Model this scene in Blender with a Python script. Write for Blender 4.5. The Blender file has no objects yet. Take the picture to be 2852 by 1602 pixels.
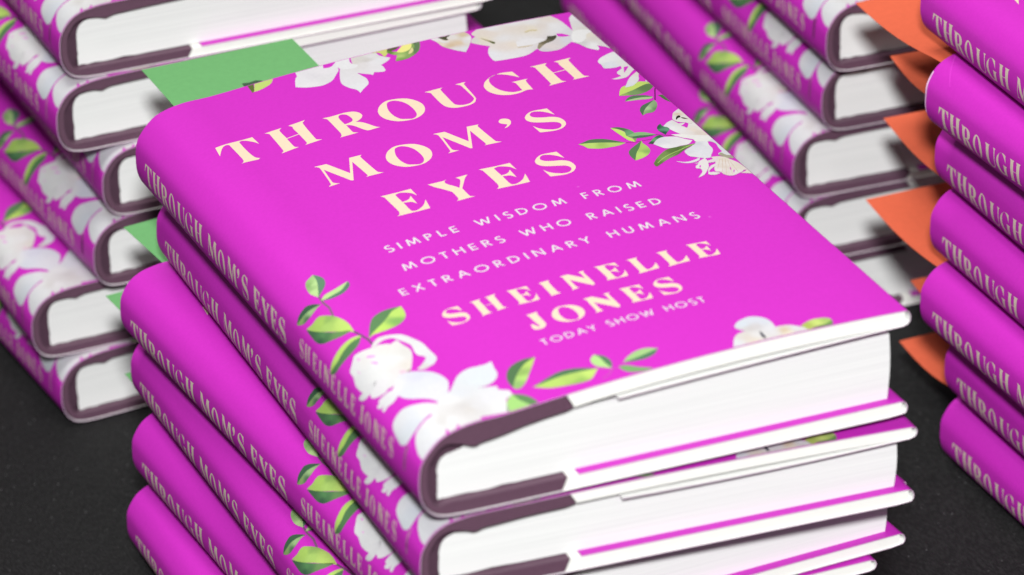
import bpy, bmesh, math, random
import numpy as np
from mathutils import Matrix, Vector

scene = bpy.context.scene
COL = scene.collection
rnd = random.Random(7)

# ------------------------------------------------------------------ camera
TZ = .011                      # every height below is measured from the table cloth
CAM_F = 12464.68               # focal length in photo pixels (photo is 2852 wide)
CAM_P = Vector((-0.39428084, -1.01362198, 0.76418677 + TZ))
PITCH, ROLL, YAW = 0.48092181, -0.04449894, 0.39698627
fwd = Vector((math.sin(YAW)*math.cos(PITCH), math.cos(YAW)*math.cos(PITCH), -math.sin(PITCH)))
rt0 = Vector((math.cos(YAW), -math.sin(YAW), 0)); up0 = rt0.cross(fwd)
rt = rt0*math.cos(ROLL) + up0*math.sin(ROLL); up = -rt0*math.sin(ROLL) + up0*math.cos(ROLL)
cam = bpy.data.cameras.new('camera'); camo = bpy.data.objects.new('camera', cam); COL.objects.link(camo)
m = Matrix.Identity(4)
for i in range(3):
    m[i][0], m[i][1], m[i][2], m[i][3] = rt[i], up[i], -fwd[i], CAM_P[i]
camo.matrix_world = m
cam.sensor_width = 36; cam.lens = CAM_F/2852*36
cam.clip_start = .05; cam.clip_end = 50
FOCUS = Vector((.08, .17, .155 + TZ))
cam.dof.use_dof = True
cam.dof.focus_distance = (FOCUS - CAM_P).dot(fwd)
cam.dof.aperture_fstop = 12.5
cam.dof.aperture_blades = 0
scene.camera = camo

# ------------------------------------------------------------------ world and lamps
w = bpy.data.worlds.new('World'); scene.world = w; w.use_nodes = True
bg = w.node_tree.nodes['Background']; bg.inputs[0].default_value = (1.0, .95, .91, 1); bg.inputs[1].default_value = .11

def area(name, loc, target, size, power, color):
    l = bpy.data.lights.new(name, 'AREA'); l.shape = 'DISK'; l.size = size; l.energy = power; l.color = color
    o = bpy.data.objects.new(name, l); COL.objects.link(o); o.location = loc
    o.rotation_euler = (Vector(target) - Vector(loc)).to_track_quat('-Z', 'Y').to_euler()
    return o
area('video_lamp', (-.44, -1.16, 1.12), (.08, .1, .1), .15, 43, (.985, .995, 1))      # the lamp on top of the video camera
area('ceiling_lamp', (-.30, .05, 2.2), (.1, .1, 0), .9, 33, (1, .975, .94))            # room light overhead

scene.view_settings.view_transform = 'Standard'; scene.view_settings.look = 'None'
scene.view_settings.exposure = 0; scene.view_settings.gamma = 1
scene.view_settings.use_curve_mapping = False
scene.render.engine = 'CYCLES'

# ------------------------------------------------------------------ materials
def s2l(c): return c/12.92 if c <= .04045 else ((c+.055)/1.055)**2.4
LIGHT = 1.42
def disp(r, g, b):
    k = LIGHT*(1.24 if b > 215 and min(r, g) > 165 else 1.08 if min(r, g, b) > 165 else 1.)      # paper white never prints brighter than the paper
    return tuple(min(s2l(v/255)/k, .88) for v in (r, g, b))
MAGENTA = (.475, .021, .410)

def newmat(name):
    mt = bpy.data.materials.new(name); mt.use_nodes = True
    return mt, mt.node_tree, mt.node_tree.nodes['Principled BSDF']
def N(nt, t, **kw):
    n = nt.nodes.new(t)
    for k, v in kw.items(): setattr(n, k, v)
    return n

def mat_jacket():
    mt, nt, p = newmat('printed_jacket_paper')
    a = N(nt, 'ShaderNodeAttribute', attribute_name='Print')
    tc = N(nt, 'ShaderNodeTexCoord')
    n1 = N(nt, 'ShaderNodeTexNoise'); n1.inputs['Scale'].default_value = 900; n1.inputs['Detail'].default_value = 3
    n2 = N(nt, 'ShaderNodeTexNoise'); n2.inputs['Scale'].default_value = 14; n2.inputs['Detail'].default_value = 2
    nt.links.new(tc.outputs['Object'], n1.inputs['Vector']); nt.links.new(tc.outputs['Object'], n2.inputs['Vector'])
    r1 = N(nt, 'ShaderNodeMapRange'); r1.inputs[3].default_value = .93; r1.inputs[4].default_value = 1.07
    nt.links.new(n1.outputs['Fac'], r1.inputs[0])
    mx = N(nt, 'ShaderNodeVectorMath', operation='SCALE')
    nt.links.new(a.outputs['Color'], mx.inputs[0]); nt.links.new(r1.outputs[0], mx.inputs['Scale'])
    # tiny pale dust and rub marks on the matt film
    v = N(nt, 'ShaderNodeTexVoronoi'); v.inputs['Scale'].default_value = 75; v.inputs['Randomness'].default_value = 1
    nt.links.new(tc.outputs['Object'], v.inputs['Vector'])
    r2 = N(nt, 'ShaderNodeMapRange'); r2.inputs[1].default_value = .046; r2.inputs[2].default_value = .024; r2.inputs[3].default_value = 0; r2.inputs[4].default_value = .5
    nt.links.new(v.outputs['Distance'], r2.inputs[0])
    r3 = N(nt, 'ShaderNodeMapRange'); r3.inputs[1].default_value = .55; r3.inputs[2].default_value = .9
    sx = N(nt, 'ShaderNodeSeparateColor'); nt.links.new(v.outputs['Color'], sx.inputs[0]); nt.links.new(sx.outputs[0], r3.inputs[0])
    mm = N(nt, 'ShaderNodeMath', operation='MULTIPLY'); nt.links.new(r2.outputs[0], mm.inputs[0]); nt.links.new(r3.outputs[0], mm.inputs[1])
    mix = N(nt, 'ShaderNodeMix', data_type='RGBA'); mix.inputs[7].default_value = (.8, .45, .75, 1)
    nt.links.new(mm.outputs[0], mix.inputs[0]); nt.links.new(mx.outputs[0], mix.inputs[6])
    nt.links.new(mix.outputs[2], p.inputs['Base Color'])
    rr = N(nt, 'ShaderNodeMapRange'); rr.inputs[3].default_value = .46; rr.inputs[4].default_value = .58
    nt.links.new(n2.outputs['Fac'], rr.inputs[0]); nt.links.new(rr.outputs[0], p.inputs['Roughness'])
    p.inputs['Specular IOR Level'].default_value = .28
    b = N(nt, 'ShaderNodeBump'); b.inputs['Strength'].default_value = .12; b.inputs['Distance'].default_value = .0004
    nt.links.new(n2.outputs['Fac'], b.inputs['Height']); nt.links.new(b.outputs[0], p.inputs['Normal'])
    return mt

def mat_simple(name, col, rough=.7, nscale=600, amt=.12, bump=.2, dist=.0002, stretch=(1, 1, 1), spec=.3):
    mt, nt, p = newmat(name)
    tc = N(nt, 'ShaderNodeTexCoord'); mp = N(nt, 'ShaderNodeMapping'); mp.inputs['Scale'].default_value = stretch
    nt.links.new(tc.outputs['Object'], mp.inputs[0])
    n = N(nt, 'ShaderNodeTexNoise'); n.inputs['Scale'].default_value = nscale; n.inputs['Detail'].default_value = 4
    nt.links.new(mp.outputs[0], n.inputs['Vector'])
    mix = N(nt, 'ShaderNodeMix', data_type='RGBA')
    mix.inputs[6].default_value = tuple(c*(1-amt) for c in col)+(1,); mix.inputs[7].default_value = tuple(min(c*(1+amt), 1) for c in col)+(1,)
    nt.links.new(n.outputs['Fac'], mix.inputs[0]); nt.links.new(mix.outputs[2], p.inputs['Base Color'])
    p.inputs['Roughness'].default_value = rough; p.inputs['Specular IOR Level'].default_value = spec
    b = N(nt, 'ShaderNodeBump'); b.inputs['Strength'].default_value = bump; b.inputs['Distance'].default_value = dist
    nt.links.new(n.outputs['Fac'], b.inputs['Height']); nt.links.new(b.outputs[0], p.inputs['Normal'])
    return mt

def mat_pages():
    mt, nt, p = newmat('page_edges')
    tc = N(nt, 'ShaderNodeTexCoord'); mp = N(nt, 'ShaderNodeMapping'); mp.inputs['Scale'].default_value = (9, 9, 4200)
    nt.links.new(tc.outputs['Object'], mp.inputs[0])
    n = N(nt, 'ShaderNodeTexNoise'); n.inputs['Scale'].default_value = 1; n.inputs['Detail'].default_value = 3; n.inputs['Distortion'].default_value = .2
    nt.links.new(mp.outputs[0], n.inputs['Vector'])
    mix = N(nt, 'ShaderNodeMix', data_type='RGBA')
    mix.inputs[6].default_value = (.65, .65, .64, 1); mix.inputs[7].default_value = (.77, .77, .755, 1)
    r = N(nt, 'ShaderNodeMapRange'); r.inputs[1].default_value = .3; r.inputs[2].default_value = .6
    nt.links.new(n.outputs['Fac'], r.inputs[0]); nt.links.new(r.outputs[0], mix.inputs[0])
    nt.links.new(mix.outputs[2], p.inputs['Base Color'])
    p.inputs['Roughness'].default_value = .85; p.inputs['Specular IOR Level'].default_value = .15
    b = N(nt, 'ShaderNodeBump'); b.inputs['Strength'].default_value = .25; b.inputs['Distance'].default_value = .00015
    nt.links.new(n.outputs['Fac'], b.inputs['Height']); nt.links.new(b.outputs[0], p.inputs['Normal'])
    return mt

def mat_cloth():
    mt, nt, p = newmat('black_woven_cloth')
    tc = N(nt, 'ShaderNodeTexCoord')
    mp = N(nt, 'ShaderNodeMapping'); mp.inputs['Rotation'].default_value = (0, 0, math.radians(62)); mp.inputs['Scale'].default_value = (1, .32, 1)
    nt.links.new(tc.outputs['Object'], mp.inputs[0])
    n = N(nt, 'ShaderNodeTexNoise'); n.inputs['Scale'].default_value = 1500; n.inputs['Detail'].default_value = 3
    nt.links.new(mp.outputs[0], n.inputs['Vector'])
    n2 = N(nt, 'ShaderNodeTexNoise'); n2.inputs['Scale'].default_value = 22; n2.inputs['Detail'].default_value = 3
    nt.links.new(tc.outputs['Object'], n2.inputs['Vector'])
    r = N(nt, 'ShaderNodeMapRange'); r.inputs[1].default_value = .42; r.inputs[2].default_value = .66
    nt.links.new(n.outputs['Fac'], r.inputs[0])
    mix = N(nt, 'ShaderNodeMix', data_type='RGBA'); mix.inputs[6].default_value = (.0008, .0008, .0010, 1); mix.inputs[7].default_value = (.0105, .0105, .0108, 1)
    nt.links.new(r.outputs[0], mix.inputs[0])
    # lint: sparse pale specks
    v = N(nt, 'ShaderNodeTexVoronoi'); v.inputs['Scale'].default_value = 420
    nt.links.new(tc.outputs['Object'], v.inputs['Vector'])
    sc = N(nt, 'ShaderNodeSeparateColor'); nt.links.new(v.outputs['Color'], sc.inputs[0])
    a1 = N(nt, 'ShaderNodeMapRange'); a1.inputs[1].default_value = .72; a1.inputs[2].default_value = 1.0
    nt.links.new(sc.outputs[0], a1.inputs[0])
    a2 = N(nt, 'ShaderNodeMapRange'); a2.inputs[1].default_value = .16; a2.inputs[2].default_value = .06; nt.links.new(v.outputs['Distance'], a2.inputs[0])
    mu = N(nt, 'ShaderNodeMath', operation='MULTIPLY'); nt.links.new(a1.outputs[0], mu.inputs[0]); nt.links.new(a2.outputs[0], mu.inputs[1])
    mix2 = N(nt, 'ShaderNodeMix', data_type='RGBA'); mix2.inputs[7].default_value = (.13, .13, .135, 1)
    nt.links.new(mu.outputs[0], mix2.inputs[0]); nt.links.new(mix.outputs[2], mix2.inputs[6])
    nt.links.new(mix2.outputs[2], p.inputs['Base Color'])
    p.inputs['Roughness'].default_value = .7; p.inputs['Specular IOR Level'].default_value = .2
    p.inputs['Sheen Weight'].default_value = .05
    b = N(nt, 'ShaderNodeBump'); b.inputs['Strength'].default_value = .6; b.inputs['Distance'].default_value = .0003
    nt.links.new(n.outputs['Fac'], b.inputs['Height'])
    b2 = N(nt, 'ShaderNodeBump'); b2.inputs['Strength'].default_value = .3; b2.inputs['Distance'].default_value = .004
    nt.links.new(n2.outputs['Fac'], b2.inputs['Height']); nt.links.new(b.outputs[0], b2.inputs['Normal']); nt.links.new(b2.outputs[0], p.inputs['Normal'])
    return mt

M_JACKET = mat_jacket()
M_PLUM = mat_simple('plum_spine_cloth', (.105, .050, .080), .55, 700, .15, .3, .0002, spec=.4)
M_LINING = mat_simple('dark_plum_lining', (.066, .030, .050), .7, 500, .12, .2)
M_BOARD = mat_simple('white_board_paper', (.82, .81, .77), .6, 300, .03, .1)
M_PAGES = mat_pages()
M_GREEN = mat_simple('green_paper', (.122, .335, .122), .8, 500, .08, .15, .0001)
M_ORANGE = mat_simple('orange_paper', (.60, .108, .050), .8, 500, .08, .15, .0001)
M_CLOTH = mat_cloth()

# ------------------------------------------------------------------ the cloth-covered table
def mesh_obj(name, V, Fc, mat, parent=None, smooth=False):
    me = bpy.data.meshes.new(name); me.from_pydata([tuple(v) for v in V], [], Fc); me.update()
    me.materials.append(mat)
    if smooth: me.polygons.foreach_set('use_smooth', [True]*len(me.polygons))
    o = bpy.data.objects.new(name, me); COL.objects.link(o)
    if parent: o.parent = parent
    return o
def build_table():
    n = 90; V = []; Fc = []
    for j in range(n+1):
        for i in range(n+1):
            x = -1.2 + 3.0*i/n; y = -1.0 + 2.8*j/n
            V.append((x, y, -.0004 - .0006*(math.sin(x*9+y*4)**2)*(math.sin(y*7-x*3)**2)))
    for j in range(n):
        for i in range(n):
            a = j*(n+1)+i; Fc.append((a, a+1, a+n+2, a+n+1))
    o = mesh_obj('tablecloth', V, Fc, M_CLOTH, None, True)
    o['label'] = 'black woven tablecloth with pale lint specks under all the book stacks'; o['category'] = 'tablecloth'
build_table()

# ------------------------------------------------------------------ book shapes
W = .1554; H = .235
def catmull(P, n=5):
    P = np.asarray(P, float); out = []
    Q = np.vstack([2*P[0]-P[1], P, 2*P[-1]-P[-2]])
    for i in range(1, len(Q)-2):
        p0, p1, p2, p3 = Q[i-1], Q[i], Q[i+1], Q[i+2]
        for k in range(n):
            t = k/n
            out.append(.5*((2*p1)+(-p0+p2)*t+(2*p0-5*p1+4*p2-p3)*t*t+(-p0+3*p1-3*p2+p3)*t**3))
    out.append(P[-1]); return np.array(out)
def outline(Ts, Tf, bow, kind=0):
    """cross-section of the jacket: front fore edge, over the spine, back fore edge; and its arc length S"""
    if kind == 0:      # the loose topmost book
        top = [(.0003, .52), (.0014, .67), (.0057, .845), (.0099, .925), (.0173, .982), (.0274, 1.)]
        bot = [(W, 0), (.08, 0), (.03, 0), (.0155, .0001), (.0080, .0006), (.0044, .0019), (.0017, .0050), (.0003, .0095)]
    else:              # books pressed in a stack
        top = [(.0001, .50), (.0005, .63), (.0023, .76), (.0046, .86), (.0080, .932), (.0115, .965), (.0165, .99), (.0274, 1.)]
        bot = [(W, 0), (.08, 0), (.03, 0), (.0130, .0000), (.0066, .0005), (.0035, .0018), (.0012, .0048), (.0001, .0088)]
    P = [(x, zf*Ts) for x, zf in top]
    for x in (.045, .065, .085, .105, .125, .142, W):
        t = (x-.0274)/(W-.0274); P.append((x, Ts+(Tf-Ts)*t+bow*4*t*(1-t)))
    pts = P[::-1]+bot[::-1]
    Q = catmull(pts[:-2], 5)
    Q = np.vstack([Q, np.linspace(pts[-3], pts[-2], 5)[1:], np.linspace(pts[-2], pts[-1], 8)[1:]])
    Q = np.maximum(Q, 0)
    d = np.r_[0, np.cumsum(np.hypot(*np.diff(Q, axis=0).T))]
    if kind == 0:
        i = np.where(Q[:, 0] < .03)[0][0]; a = (Q[i-1, 0]-.03)/(Q[i-1, 0]-Q[i, 0]); d0 = d[i-1]+a*(d[i]-d[i-1])
        return Q, .03+d0-d
    k = int(np.argmin(np.abs(Q[:, 1]-.0125)+(Q[:, 0] > .01)))      # lettering sits at one height on every spine
    S = -.0072+d[k]-d
    w_ = np.clip((S-.02)/.03, 0, 1); S0 = S[0]
    return Q, S+w_*(W+.0010-S0)
# shared stations along S (printed face) : fine over the spine
SL = np.concatenate([np.linspace(.1545, .045, 13), np.linspace(.0385, .026, 3), np.linspace(.0235, -.034, 36), np.linspace(-.042, -.1660, 8)])
YL = np.linspace(-.0004, H+.0004, 13)
def section(Q, S, stations):
    x = np.interp(stations, S[::-1], Q[::-1, 0]); z = np.interp(stations, S[::-1], Q[::-1, 1]); return np.stack([x, z], 1)
def normals2(P):
    T = np.gradient(P, axis=0); T /= np.hypot(T[:, 0], T[:, 1])[:, None]+1e-12
    return np.stack([T[:, 1], -T[:, 0]], 1)       # outward for a path fore->spine->back

class Shape:
    """profile of one book at the tail and at the head"""
    def __init__(s, tail, head, droop=.0008, tf=.0034, tb=.0032, loose=0., wobble=0.):
        s.tail, s.head, s.droop, s.wobble, s.tf, s.tb, s.loose = tail, head, droop, wobble, tf, tb, loose
        s.sec = []
        for par in (tail, head):
            Q, S = outline(*par); st = np.minimum(SL, S[0]); st = np.maximum(st, S[-1]+1e-4*np.arange(len(SL))[::-1]*.01)
            s.sec.append(section(Q, S, st))
    def path(s):
        """full jacket path: front flap, wrap, face, wrap, back flap for tail and head; index of first face station"""
        out = []
        for k, P in enumerate(s.sec):
            tf = P[0, 1]; Pc = P.copy()
            inner = np.linspace(.062, W-.0022, 9)
            par = (s.tail, s.head)[k]
            t = np.clip((inner-.0274)/(W-.0274), 0, 1); ztop = par[0]+(par[1]-par[0])*t+par[2]*4*t*(1-t)
            dr = s.droop*(4*t*(1-t))
            flapF = np.stack([inner, ztop-s.tf-.0003-dr], 1)
            a_ = s.tf; wrapF = np.array([(W-.0006, tf-a_), (W+.0001, tf-a_*.8), (W+.0003, tf-a_*.5), (W-.0001, tf-a_*.18)])
            b_ = s.tb; wrapB = np.array([(W-.0004, .0004), (W+.0002, b_*.33), (W+.0003, b_*.6), (W-.0002, b_*.9), (W-.0010, b_+.0002)])
            flapB = np.stack([np.linspace(W-.0022, .0495, 9), np.full(9, b_+.0004)], 1)
            out.append((flapF, wrapF, Pc, wrapB, flapB))
        n0 = len(out[0][0])+len(out[0][1])
        A = [np.vstack(o) for o in out]
        L = min(len(A[0]), len(A[1]))
        return A[0], A[1], n0

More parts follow.
